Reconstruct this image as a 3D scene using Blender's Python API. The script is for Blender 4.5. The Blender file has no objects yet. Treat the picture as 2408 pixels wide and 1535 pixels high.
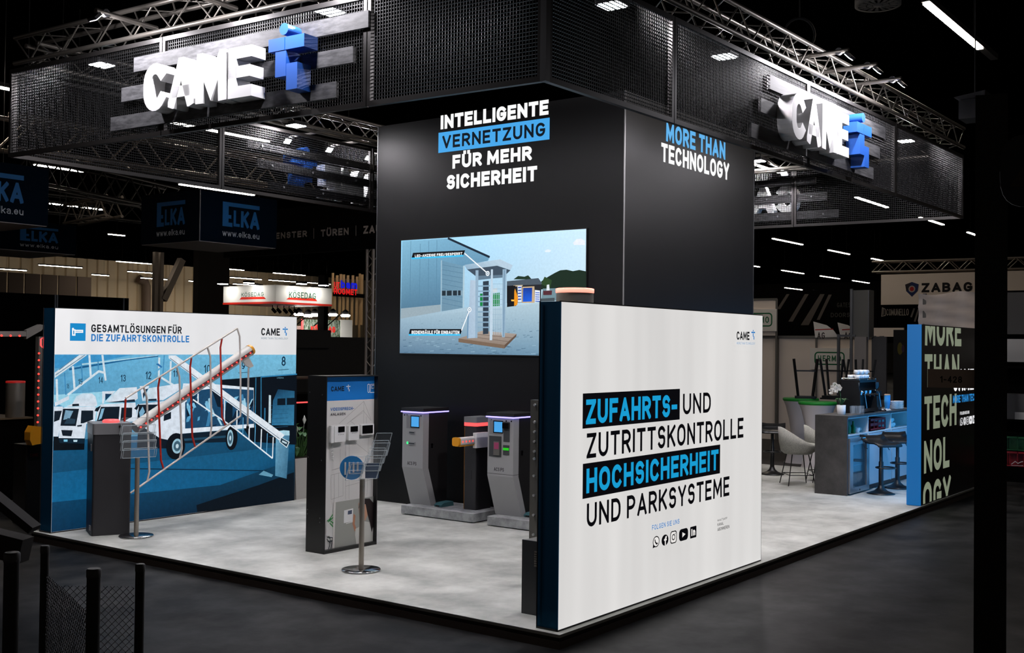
import bpy, math, random
from mathutils import Vector, Matrix
S = bpy.context.scene
COL = S.collection
rnd = random.Random(7)

# ---------------------------------------------------------------- camera, world, exposure
cam_d = bpy.data.cameras.new('camera')
cam_d.sensor_width = 36.0
cam_d.lens = 36.0 * 2633.47 / 2408.0
cam_d.clip_start = 0.05
cam_d.clip_end = 300
cam = bpy.data.objects.new('camera', cam_d)
COL.objects.link(cam)
cam.matrix_world = Matrix(((0.59692165, -0.02115423, -0.8020206, -6.40806693),
                           (-0.80222205, -0.00184474, -0.59702293, -4.3347157),
                           (0.01115004, 0.99977452, -0.01807155, 1.97463101),
                           (0, 0, 0, 1)))
S.camera = cam
S.view_settings.view_transform = 'Standard'
S.view_settings.look = 'None'
S.view_settings.gamma = 1.0
S.view_settings.use_curve_mapping = False
S.view_settings.exposure = 0.0
S.cycles.use_denoising = True
S.cycles.max_bounces = 6
S.cycles.diffuse_bounces = 3
S.cycles.glossy_bounces = 3
S.cycles.transmission_bounces = 6
S.cycles.transparent_max_bounces = 12
S.cycles.sample_clamp_indirect = 4.0
S.cycles.caustics_reflective = False
S.cycles.caustics_refractive = False
world = bpy.data.worlds.new('hall_gloom')
S.world = world
world.use_nodes = True
world.node_tree.nodes['Background'].inputs[0].default_value = (1.0, 0.86, 0.74, 1)
world.node_tree.nodes['Background'].inputs[1].default_value = 0.045

# ---------------------------------------------------------------- materials
def lin(c):
    return tuple(((v / 255.0) / 12.92 if v <= 10.3 else ((v / 255.0 + 0.055) / 1.055) ** 2.4) for v in c[:3])

MATS = {}
def mat(name, rgb=None, rough=0.5, metal=0.0, emit=None, strength=1.0, noise=None, bump=None, alpha=None, trans=0.0, spec=0.5, coat=0.0, sample=True):
    if name in MATS:
        return MATS[name]
    m = bpy.data.materials.new(name)
    m.use_nodes = True
    nt = m.node_tree
    p = nt.nodes['Principled BSDF']
    if rgb is not None:
        p.inputs['Base Color'].default_value = lin(rgb) + (1,)
    p.inputs['Roughness'].default_value = rough
    p.inputs['Metallic'].default_value = metal
    p.inputs['Specular IOR Level'].default_value = spec
    p.inputs['Coat Weight'].default_value = coat
    p.inputs['Transmission Weight'].default_value = trans
    if trans:
        p.inputs['IOR'].default_value = 1.25
    if alpha is not None:
        p.inputs['Alpha'].default_value = alpha
    if emit is not None:
        p.inputs['Emission Color'].default_value = lin(emit) + (1,)
        p.inputs['Emission Strength'].default_value = strength
        if not sample:
            m.cycles.emission_sampling = 'NONE'
    if noise:
        # noise = (scale, second rgb, contrast low, contrast high, stretch)
        tc = nt.nodes.new('ShaderNodeTexCoord')
        mp = nt.nodes.new('ShaderNodeMapping')
        mp.inputs['Scale'].default_value = noise[4] if len(noise) > 4 else (1, 1, 1)
        nz = nt.nodes.new('ShaderNodeTexNoise')
        nz.inputs['Scale'].default_value = noise[0]
        nz.inputs['Detail'].default_value = 7
        nz.inputs['Roughness'].default_value = 0.62
        rp = nt.nodes.new('ShaderNodeValToRGB')
        rp.color_ramp.elements[0].position = noise[2]
        rp.color_ramp.elements[0].color = lin(rgb) + (1,)
        rp.color_ramp.elements[1].position = noise[3]
        rp.color_ramp.elements[1].color = lin(noise[1]) + (1,)
        nt.links.new(tc.outputs['Object'], mp.inputs['Vector'])
        nt.links.new(mp.outputs['Vector'], nz.inputs['Vector'])
        nt.links.new(nz.outputs['Fac'], rp.inputs['Fac'])
        nt.links.new(rp.outputs['Color'], p.inputs['Base Color'])
        if bump:
            bp = nt.nodes.new('ShaderNodeBump')
            bp.inputs['Strength'].default_value = bump
            bp.inputs['Distance'].default_value = 0.01
            nt.links.new(nz.outputs['Fac'], bp.inputs['Height'])
            nt.links.new(bp.outputs['Normal'], p.inputs['Normal'])
    MATS[name] = m
    return m

def print_mat(name, strength, rough=0.6, diffuse=False, sample=False):
    """printed graphic: colours come from the printed polygons' colour attribute; backlit prints glow with them"""
    m = bpy.data.materials.new(name)
    m.use_nodes = True
    nt = m.node_tree
    p = nt.nodes['Principled BSDF']
    a = nt.nodes.new('ShaderNodeAttribute')
    a.attribute_name = 'ink'
    p.inputs['Roughness'].default_value = rough
    p.inputs['Specular IOR Level'].default_value = 0.25
    if diffuse:
        nt.links.new(a.outputs['Color'], p.inputs['Base Color'])
    else:
        p.inputs['Base Color'].default_value = (0.006, 0.006, 0.006, 1)
        p.inputs['Specular IOR Level'].default_value = 0.06
        nt.links.new(a.outputs['Color'], p.inputs['Emission Color'])
        p.inputs['Emission Strength'].default_value = strength
        if not sample:
            m.cycles.emission_sampling = 'NONE'
    MATS[name] = m
    return m

print_mat('backlit_print', 1.0)
print_mat('screen_image', 1.0, rough=0.3)
print_mat('paper_print', 0, diffuse=True)

# ---------------------------------------------------------------- mesh builder
class B:
    def __init__(s):
        s.v, s.f, s.m, s.c, s.sm = [], [], [], [], []
    def add(s, vs, fs, m=0, c=None, sm=False):
        o = len(s.v)
        s.v += [tuple(p) for p in vs]
        for f in fs:
            s.f.append(tuple(o + i for i in f))
            s.m.append(m)
            s.c.append(c)
            s.sm.append(sm)
        return s
    def box(s, x0, x1, y0, y1, z0, z1, m=0):
        x0, x1 = sorted((x0, x1)); y0, y1 = sorted((y0, y1)); z0, z1 = sorted((z0, z1))
        vs = [(x, y, z) for z in (z0, z1) for y in (y0, y1) for x in (x0, x1)]
        return s.add(vs, [(0, 2, 3, 1), (4, 5, 7, 6), (0, 1, 5, 4), (2, 6, 7, 3), (0, 4, 6, 2), (1, 3, 7, 5)], m)
    def bbox(s, x0, x1, y0, y1, z0, z1, r=0.01, m=0, axis='z'):
        """box with rounded vertical edges (axis = long axis of the rounding)"""
        n = 4
        if axis == 'z': a0, a1, b0, b1, h0, h1 = x0, x1, y0, y1, z0, z1
        elif axis == 'x': a0, a1, b0, b1, h0, h1 = y0, y1, z0, z1, x0, x1
        else: a0, a1, b0, b1, h0, h1 = x0, x1, z0, z1, y0, y1
        pts = []
        for cx, cy, t0 in ((a1 - r, b1 - r, 0), (a0 + r, b1 - r, 90), (a0 + r, b0 + r, 180), (a1 - r, b0 + r, 270)):
            for k in range(n + 1):
                t = math.radians(t0 + 90.0 * k / n)
                pts.append((cx + r * math.cos(t), cy + r * math.sin(t)))
        return s.prism(pts, axis, h0, h1, m)
    def prism(s, pts, axis, h0, h1, m=0):
        n = len(pts)
        if axis == 'z': P = lambda a, b, h: (a, b, h)
        elif axis == 'x': P = lambda a, b, h: (h, a, b)
        else: P = lambda a, b, h: (a, h, b)
        ar = sum(pts[i][0] * pts[(i + 1) % n][1] - pts[(i + 1) % n][0] * pts[i][1] for i in range(n))
        flip = (ar < 0) != (axis == 'y')
        if flip: pts = pts[::-1]
        vs = [P(a, b, min(h0, h1)) for a, b in pts] + [P(a, b, max(h0, h1)) for a, b in pts]
        fs = [tuple(range(n))[::-1], tuple(range(n, 2 * n))] + [(i, (i + 1) % n, n + (i + 1) % n, n + i) for i in range(n)]
        return s.add(vs, fs, m)
    def tube(s, pts, r, n=8, m=0, closed=False, cap=True):
        pts = [Vector(p) for p in pts]
        rs = r if isinstance(r, (list, tuple)) else [r] * len(pts)
        N = len(pts)
        rings = []
        up = None
        for i in range(N):
            if closed:
                t = (pts[(i + 1) % N] - pts[i - 1]).normalized()
            else:
                t = (pts[min(i + 1, N - 1)] - pts[max(i - 1, 0)]).normalized()
            if up is None:
                up = t.orthogonal().normalized()
            up = (up - t * up.dot(t))
            up = up.normalized() if up.length > 1e-6 else t.orthogonal().normalized()
            w = t.cross(up)
            rings.append([pts[i] + (up * math.cos(2 * math.pi * k / n) + w * math.sin(2 * math.pi * k / n)) * rs[i] for k in range(n)])
        vs = [p for q in rings for p in q]
        fs = []
        for i in range(N if closed else N - 1):
            j = (i + 1) % N
            for k in range(n):
                fs.append((i * n + k, i * n + (k + 1) % n, j * n + (k + 1) % n, j * n + k))
        if cap and not closed:
            s.add(vs, fs, m, sm=True)
            s.add(rings[0], [tuple(range(n))[::-1]], m)
            s.add(rings[-1], [tuple(range(n))], m)
        else:
            s.add(vs, fs, m, sm=True)
        return s
    def bar(s, p, q, w, h, m=0):
        """rectangular bar between two points"""
        p, q = Vector(p), Vector(q)
        t = (q - p).normalized()
        a = t.cross(Vector((0, 0, 1)))
        a = a.normalized() if a.length > 1e-4 else Vector((1, 0, 0))
        b = a.cross(t)
        vs = [e + a * i * w / 2 + b * j * h / 2 for e in (p, q) for i, j in ((-1, -1), (1, -1), (1, 1), (-1, 1))]
        return s.add(vs, [(0, 3, 2, 1), (4, 5, 6, 7), (0, 1, 5, 4), (1, 2, 6, 5), (2, 3, 7, 6), (3, 0, 4, 7)], m)
    def lathe(s, prof, cx, cy, n=24, m=0, cap=True, arc=None):
        vs = []
        for r, z in prof:
            for k in range(n):
                t = 2 * math.pi * k / n
                vs.append((cx + r * math.cos(t), cy + r * math.sin(t), z))
        fs = []
        for i in range(len(prof) - 1):
            for k in range(n):
                fs.append((i * n + k, i * n + (k + 1) % n, (i + 1) * n + (k + 1) % n, (i + 1) * n + k))
        s.add(vs, fs, m, sm=True)
        if cap:
            L = (len(prof) - 1) * n
            s.add(vs[:n], [tuple(range(n))[::-1]], m)
            s.add(vs[L:], [tuple(range(n))], m)
        return s

def root_of(o):
    while o.parent: o = o.parent
    return o

def obj(name, b, mats, parent=None, local=False, crease=True):
    me = bpy.data.meshes.new(name)
    vs = b.v
    loc = Vector((0, 0, 0))
    if parent is not None:
        if not local:
            r = root_of(parent)
            inv = (Matrix.Translation(r.location) @ r.rotation_euler.to_matrix().to_4x4()).inverted()
            vs = [tuple(inv @ Vector(v)) for v in vs]
    else:
        xs = [v[0] for v in vs]; ys = [v[1] for v in vs]; zs = [v[2] for v in vs]
        loc = Vector(((min(xs) + max(xs)) / 2, (min(ys) + max(ys)) / 2, min(zs)))
        vs = [(v[0] - loc.x, v[1] - loc.y, v[2] - loc.z) for v in vs]
    me.from_pydata(vs, [], b.f)
    if not isinstance(mats, (list, tuple)): mats = [mats]
    for m in mats: me.materials.append(MATS[m] if isinstance(m, str) else m)
    if len(mats) > 1: me.polygons.foreach_set('material_index', b.m)
    me.polygons.foreach_set('use_smooth', b.sm)
    if any(c is not None for c in b.c):
        at = me.color_attributes.new('ink', 'FLOAT_COLOR', 'CORNER')
        data = []
        for f, c in zip(b.f, b.c):
            for i in range(len(f)):
                if c is None: data += [0, 0, 0, 1]
                elif isinstance(c, list): data += list(c[i]) + [1]
                else: data += list(c) + [1]
        at.data.foreach_set('color', data)
    me.update()
    o = bpy.data.objects.new(name, me)
    o.location = loc
    COL.objects.link(o)
    if parent is not None: o.parent = parent
    return o

def tag(o, label, cat, group=None):
    o['label'] = label
    o['category'] = cat
    if group: o['group'] = group
    return o

def thing(name, label, cat, loc=(0, 0, 0), rotz=0.0, group=None):
    o = bpy.data.objects.new(name, None)
    o.empty_display_size = 0.1
    o.location = loc
    o.rotation_euler = (0, 0, rotz)
    COL.objects.link(o)
    return tag(o, label, cat, group)

def struct(name, b, mats):
    o = obj(name, b, mats)
    o['kind'] = 'structure'
    return o

def kids(o):
    return [c for c in bpy.data.objects if c.parent == o]

def copy_tree(o, loc=None, rotz=None, label=None, parent=None):
    ch = kids(o)
    c = o.copy()
    COL.objects.link(c)
    if parent is not None: c.parent = parent
    if loc is not None: c.location = loc
    if rotz is not None: c.rotation_euler = (0, 0, rotz)
    if label: c['label'] = label
    for k in ch: copy_tree(k, parent=c)
    return c

# ---------------------------------------------------------------- flat printed graphics
class Print:
    """a stack of flat inked polygons lying on one plane"""
    def __init__(s, axis, at, sign, step=0.00012):
        s.axis, s.h, s.sign, s.step = axis, at, sign, step
        s.b = B()
    def P(s, a, b):
        if s.axis == 'Y': return (a, s.h, b)
        if s.axis == 'X': return (s.h, a, b)
        return (a, b, s.h)
    def up(s):
        s.h += s.sign * s.step
    def tiny(s):
        s.h += s.sign * max(1e-5, abs(s.h) * 4e-6)
    def raw(s, pts, c):
        if isinstance(c, list):
            c = [lin(k) for k in c]
        else:
            c = lin(c)
        s.b.add([s.P(*p) for p in pts], [tuple(range(len(pts)))], 0, c)
    def poly(s, pts, c):
        s.up()
        s.raw(pts, c)
    def rect(s, a, c):
        (x0, z0), (x1, z1) = a
        s.poly([(x0, z0), (x1, z0), (x1, z1), (x0, z1)], c)
    def line(s, pts, w, c):
        s.up()
        for q in stroke(pts, w): s.raw(q, c); s.tiny()
    def ring(s, cx, cz, r, w, c, kx=1.0):
        s.line([(cx + kx * r * math.cos(t * math.pi / 12), cz + r * math.sin(t * math.pi / 12)) for t in range(25)], w, c)
    def disc(s, cx, cz, rx, rz, c, n=20):
        s.poly([(cx + rx * math.cos(2 * math.pi * t / n), cz + rz * math.sin(2 * math.pi * t / n)) for t in range(n)], c)
    def text(s, string, p0, p1, c, th=0.2, gap=0.16):
        s.up()
        for q in text_polys(string, p0[0], p0[1], p1[0], p1[1], th, gap): s.raw(q, c); s.tiny()

def stroke(pts, w, ext=0.0):
    pts = [Vector((p[0], p[1])) for p in pts]
    q = [pts[0]]
    for p in pts[1:]:
        if (p - q[-1]).length > 1e-6: q.append(p)
    pts = q
    if len(pts) < 2: return []
    closed = (pts[0] - pts[-1]).length < 1e-5 and len(pts) > 3
    if ext and not closed:
        pts[0] = pts[0] + (pts[0] - pts[1]).normalized() * ext
        pts[-1] = pts[-1] + (pts[-1] - pts[-2]).normalized() * ext
    N = len(pts)
    L, Rr = [], []
    for i in range(N):
        if i == 0: a = pts[-2] if closed else None
        else: a = pts[i - 1]
        if i == N - 1: b = pts[1] if closed else None
        else: b = pts[i + 1]
        d1 = (pts[i] - a).normalized() if a is not None else None
        d2 = (b - pts[i]).normalized() if b is not None else None
        if d1 is None: d1 = d2
        if d2 is None: d2 = d1
        n1 = Vector((-d1.y, d1.x)); n2 = Vector((-d2.y, d2.x))
        n = n1 + n2
        n = n.normalized() if n.length > 1e-4 else n1
        k = max(0.22, n.dot(n1))
        L.append(pts[i] + n * w / 2 / k)
        Rr.append(pts[i] - n * w / 2 / k)
    return [[tuple(L[i]), tuple(Rr[i]), tuple(Rr[i + 1]), tuple(L[i + 1])] for i in range(N - 1)]

def arc(cx, cy, rx, ry, a0, a1, n=8):
    return [(cx + rx * math.cos(math.radians(a0 + (a1 - a0) * k / n)), cy + ry * math.sin(math.radians(a0 + (a1 - a0) * k / n))) for k in range(n + 1)]

O_ = arc(.5, .62, .5, .38, 0, 180, 10) + arc(.5, .38, .5, .38, 180, 360, 10) + [(1, .62)]
C_ = arc(.5, .62, .5, .38, 36, 180, 9) + arc(.5, .38, .5, .38, 180, 324, 9)
U_ = [(0, 1)] + arc(.5, .36, .5, .36, 180, 360, 10) + [(1, 1)]
A_ = [[(0, 0), (.5, 1), (1, 0)], [(.2, .27), (.8, .27)]]
S_ = [arc(.5, .75, .46, .25, 25, 180, 7) + [(.06, .7)] + arc(.3, .66, .22, .14, 200, 270, 3)[1:] + arc(.66, .38, .3, .14, 90, 10, 3) + arc(.5, .25, .46, .25, 0, -155, 7)]
GL = {
 'I': (.0, [[(.5, 0), (.5, 1)]]), 'L': (.44, [[(0, 1), (0, 0), (1, 0)]]),
 'E': (.46, [[(1, 1), (0, 1), (0, 0), (1, 0)], [(0, .51), (.88, .51)]]),
 'F': (.45, [[(1, 1), (0, 1), (0, 0)], [(0, .49), (.88, .49)]]),
 'T': (.52, [[(0, 1), (1, 1)], [(.5, 1), (.5, 0)]]),
 'H': (.54, [[(0, 0), (0, 1)], [(1, 0), (1, 1)], [(0, .5), (1, .5)]]),
 'N': (.56, [[(0, 0), (0, 1), (1, 0), (1, 1)]]),
 'M': (.72, [[(0, 0), (.04, 1), (.5, .22), (.96, 1), (1, 0)]]),
 'V': (.58, [[(0, 1), (.5, 0), (1, 1)]]), 'A': (.6, A_),
 'Y': (.56, [[(0, 1), (.5, .42), (1, 1)], [(.5, .42), (.5, 0)]]),
 'Z': (.5, [[(0, 1), (1, 1), (0, 0), (1, 0)]]),
 'K': (.54, [[(0, 0), (0, 1)], [(1, 1), (.08, .42)], [(.36, .58), (1, 0)]]),
 'X': (.54, [[(0, 0), (1, 1)], [(0, 1), (1, 0)]]),
 'W': (.8, [[(0, 1), (.25, 0), (.5, .8), (.75, 0), (1, 1)]]),
 'P': (.5, [[(0, 0), (0, 1)], [(0, 1), (.5, 1)] + arc(.5, .72, .5, .28, 80, -80, 7) + [(.5, .44), (0, .44)]]),
 'R': (.52, [[(0, 0), (0, 1)], [(0, 1), (.5, 1)] + arc(.5, .73, .5, .27, 80, -80, 7) + [(.5, .46), (0, .46)], [(.5, .46), (1, 0)]]),
 'B': (.52, [[(0, 0), (0, 1)], [(0, 1), (.5, 1)] + arc(.5, .76, .44, .24, 80, -80, 6) + [(.5, .52), (0, .52)], [(.5, .52)] + arc(.5, .26, .5, .26, 80, -80, 6) + [(.5, 0), (0, 0)]]),
 'D': (.55, [[(0, 0), (0, 1), (.35, 1)] + arc(.45, .6, .55, .4, 80, 0, 5) + arc(.45, .4, .55, .4, 0, -80, 5) + [(.35, 0), (0, 0), (0, .2)]]),
 'O': (.58, [O_]), 'C': (.54, [C_]), 'U': (.55, [U_]), 'S': (.5, S_),
 'G': (.56, [arc(.5, .62, .5, .38, 38, 180, 9) + arc(.5, .38, .5, .38, 180, 352, 9) + [(1, .46), (.58, .46)]]),
 '-': (.3, [[(0, .42), (1, .42)]]), '|': (.0, [[(.5, -.1), (.5, 1.1)]]), '/': (.4, [[(0, 0), (1, 1)]]), '.': (.0, [[(.5, 0), (.5, .02)]]),
 '0': (.5, [O_]), '1': (.22, [[(0, .78), (1, 1), (1, 0)]]),
 '2': (.48, [arc(.5, .72, .48, .28, 170, -20, 8) + [(0, 0), (1, 0)]]),
 '3': (.48, [arc(.48, .76, .46, .24, 160, -80, 8) + [(.4, .52)], [(.4, .52)] + arc(.5, .26, .5, .26, 90, -160, 9)]),
 '4': (.52, [[(.75, 0), (.75, 1), (0, .28), (1, .28)]]),
 '5': (.48, [[(.92, 1), (.12, 1), (.06, .55)] + arc(.48, .32, .5, .32, 120, -150, 9)]),
 '6': (.5, [arc(.5, .33, .5, .33, 90, 450, 14), [(0, .36), (.1, .7), (.5, .98), (.85, .95)]]),
 '8': (.5, [arc(.5, .75, .42, .25, -90, 270, 12), arc(.5, .26, .5, .26, 90, 450, 12)]),
 '9': (.5, [arc(.5, .67, .5, .33, -90, 270, 14), [(1, .64), (.9, .3), (.5, .02), (.15, .05)]]),
 'w': (.62, [[(0, .7), (.25, 0), (.5, .6), (.75, 0), (1, .7)]]), 'e': (.44, [[(0, .36), (1, .36)] + arc(.5, .36, .5, .34, 0, 320, 12)]),
 'l': (.0, [[(.5, 0), (.5, 1)]]), 'k': (.42, [[(0, 0), (0, 1)], [(1, .7), (.06, .3)], [(.35, .42), (1, 0)]]),
 'a': (.42, [[(.05, .62)] + arc(.5, .48, .5, .22, 120, 0, 6) + [(1, 0)], arc(.5, .2, .5, .2, 80, 360, 10) + [(1, .2)]]),
 'u': (.42, [[(0, .7)] + arc(.5, .28, .5, .28, 180, 360, 7) + [(1, .7), (1, 0)]]),
 'b': (.44, [[(0, 1), (0, 0)], arc(.5, .35, .5, .35, 180, 540, 12)]), 'd': (.44, [[(1, 1), (1, 0)], arc(.5, .35, .5, .35, 0, 360, 12)]),
 'm': (.7, [[(0, 0), (0, .7)], [(0, .45)] + arc(.25, .45, .25, .25, 180, 0, 6) + [(.5, 0)], [(.5, .45)] + arc(.75, .45, .25, .25, 180, 0, 6) + [(1, 0)]]),
 'n': (.42, [[(0, 0), (0, .7)], [(0, .4)] + arc(.5, .4, .5, .3, 180, 0, 7) + [(1, 0)]]),
 'f': (.26, [[(.4, 0), (.4, .8), (.95, 1)], [(0, .68), (1, .68)]]), 't': (.26, [[(.4, 1), (.4, .1), (1, 0)], [(0, .7), (1, .7)]]),
 'o': (.46, [arc(.5, .35, .5, .35, 0, 360, 14)]), 'r': (.26, [[(0, 0), (0, .7)], [(0, .4), (.5, .7), (1, .68)]]),
 'i': (.0, [[(.5, 0), (.5, .68)], [(.5, .92), (.5, .98)]]),
}
for um, base in (('Ü', 'U'), ('Ö', 'O'), ('Ä', 'A')):
    GL[um] = (GL[base][0], GL[base][1] + [[(.2, 1.3), (.2, 1.32)], [(.8, 1.3), (.8, 1.32)]])

def clip(poly, x0, x1, y0, y1):
    for ax, lim, sg in ((0, x0, 1), (0, x1, -1), (1, y0, 1), (1, y1, -1)):
        out = []
        for i in range(len(poly)):
            p, q = poly[i - 1], poly[i]
            a, b = (p[ax] - lim) * sg, (q[ax] - lim) * sg
            if (a >= 0) != (b >= 0):
                t = a / (a - b)
                out.append((p[0] + (q[0] - p[0]) * t, p[1] + (q[1] - p[1]) * t))
            if b >= 0: out.append(q)
        poly = out
        if len(poly) < 3: return None
    return poly

def text_polys(string, x0, z0, x1, z1, th=0.2, gap=0.16):
    """stroke lettering fitted between two corners; th and gap are fractions of the cap height"""
    h = z1 - z0
    adv = []
    w = 0
    for ch in string:
        if ch == ' ': adv.append((w, 0)); w += .32; continue
        gw = GL[ch][0] + th
        adv.append((w, gw)); w += gw + gap
    w -= gap
    sx = (x1 - x0) / w
    sg = 1 if sx > 0 else -1
    k = abs(sx) / h                      # horizontal squeeze against the height
    out = []
    for ch, (ox, gw) in zip(string, adv):
        if ch == ' ': continue
        g = GL[ch][1]
        T = th * min(1.0, max(k, 0.4))
        for st in g:
            pts = []
            for a, b in st:
                X = (ox + th / 2 + a * (gw - th)) * k
                pts.append((X, th / 2 + b * (1 - th)))
            top = max(b for a, b in st)
            for q in stroke(pts, T, ext=T / 2 if (st[0] != st[-1]) else 0):
                q = clip(q, (ox - .001) * k, (ox + gw + .001) * k, -0.12 if ch == '|' else -.001, 1.5 if top > 1.05 else (1.12 if ch == '|' else 1.001))
                if q: out.append([(x0 + sg * a * h, z0 + b * h) for a, b in q])
    return out


# ================================================================= SETTING
def floor_material(name, a, b, scale, lo, hi, stretch, r0, r1, bump=0.06, scratch=False):
    m = mat(name, a, 0.4, noise=(scale, b, lo, hi, stretch), bump=bump)
    nt = m.node_tree
    p = nt.nodes['Principled BSDF']
    tc = nt.nodes['Texture Coordinate']
    n2 = nt.nodes.new('ShaderNodeTexNoise')
    n2.inputs['Scale'].default_value = 1.7
    n2.inputs['Detail'].default_value = 5
    mr = nt.nodes.new('ShaderNodeMapRange')
    mr.inputs['To Min'].default_value = r0
    mr.inputs['To Max'].default_value = r1
    nt.links.new(tc.outputs['Object'], n2.inputs['Vector'])
    nt.links.new(n2.outputs['Fac'], mr.inputs['Value'])
    nt.links.new(mr.outputs['Result'], p.inputs['Roughness'])
    return m

floor_material('hall_concrete', (5, 6, 7), (40, 40, 40), 2.6, .42, .66, (1, 1, 1), .42, .7, .14)
MATS['hall_concrete'].node_tree.nodes['Principled BSDF'].inputs['Specular IOR Level'].default_value = .15
floor_material('stand_flooring', (148, 150, 144), (204, 205, 198), 2.1, .32, .68, (1, 1, 1), .45, .6, .02)
mat('hall_ceiling', (4, 4, 4), 1.0, spec=0)
mat('edge_strip', (58, 46, 38), .55)
mat('edge_trim_bright', (190, 190, 186), .35, .6)
mat('black_paint', (14, 14, 15), .5)

struct('floor', B().box(-16, 100, -16, 78, -.303, -.103), 'hall_concrete')
struct('ceiling', B().box(-16, 100, -12, 78, 8.6, 8.8), 'hall_ceiling')

# corrugated sheet wall at the far end of the hall
m = mat('corrugated_sheet', (226, 208, 176), .6)
bw = B()
n = 0
x = -10.0
pts = []
while x < 100:
    pts += [(x, 76.0), (x + .55, 76.0), (x + .62, 76.14), (x + .86, 76.14)]
    x += .93
top = pts + [(pts[-1][0], 76.4), (pts[0][0], 76.4)]
for i in range(len(pts) - 1):
    (xa, ya), (xb, yb) = pts[i], pts[i + 1]
    bw.add([(xa, ya, -.103), (xb, yb, -.103), (xb, yb, 8.6), (xa, ya, 8.6)], [(0, 1, 2, 3)])
bw.box(-10, 100, 76.15, 76.4, -.103, 8.6)
struct('wall_back', bw, 'corrugated_sheet')
mat('hall_wall_dark', (40, 36, 33), .8)
struct('wall_right', B().box(100, 100.2, -16, 78, -.103, 8.6), 'hall_wall_dark')

# raised stand platform
mat('platform_underside', (20, 17, 15), .7)
pf = B()
pf.box(0, 11.72, 0, 6.67, -.022, 0, 0)
pf.box(.012, 11.71, .012, 6.66, -.05, -.022, 2)
pf.box(.0, 11.72, 0, 6.67, -.103, -.05, 1)
pf.box(0, 11.72, -.003, 0, -.006, 0.0004, 3)
pf.box(-.003, 0, 0, 6.67, -.006, 0.0004, 3)
pl = struct('floor_stand_platform', pf, ['stand_flooring', 'edge_strip', 'platform_underside', 'edge_trim_bright'])

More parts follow.
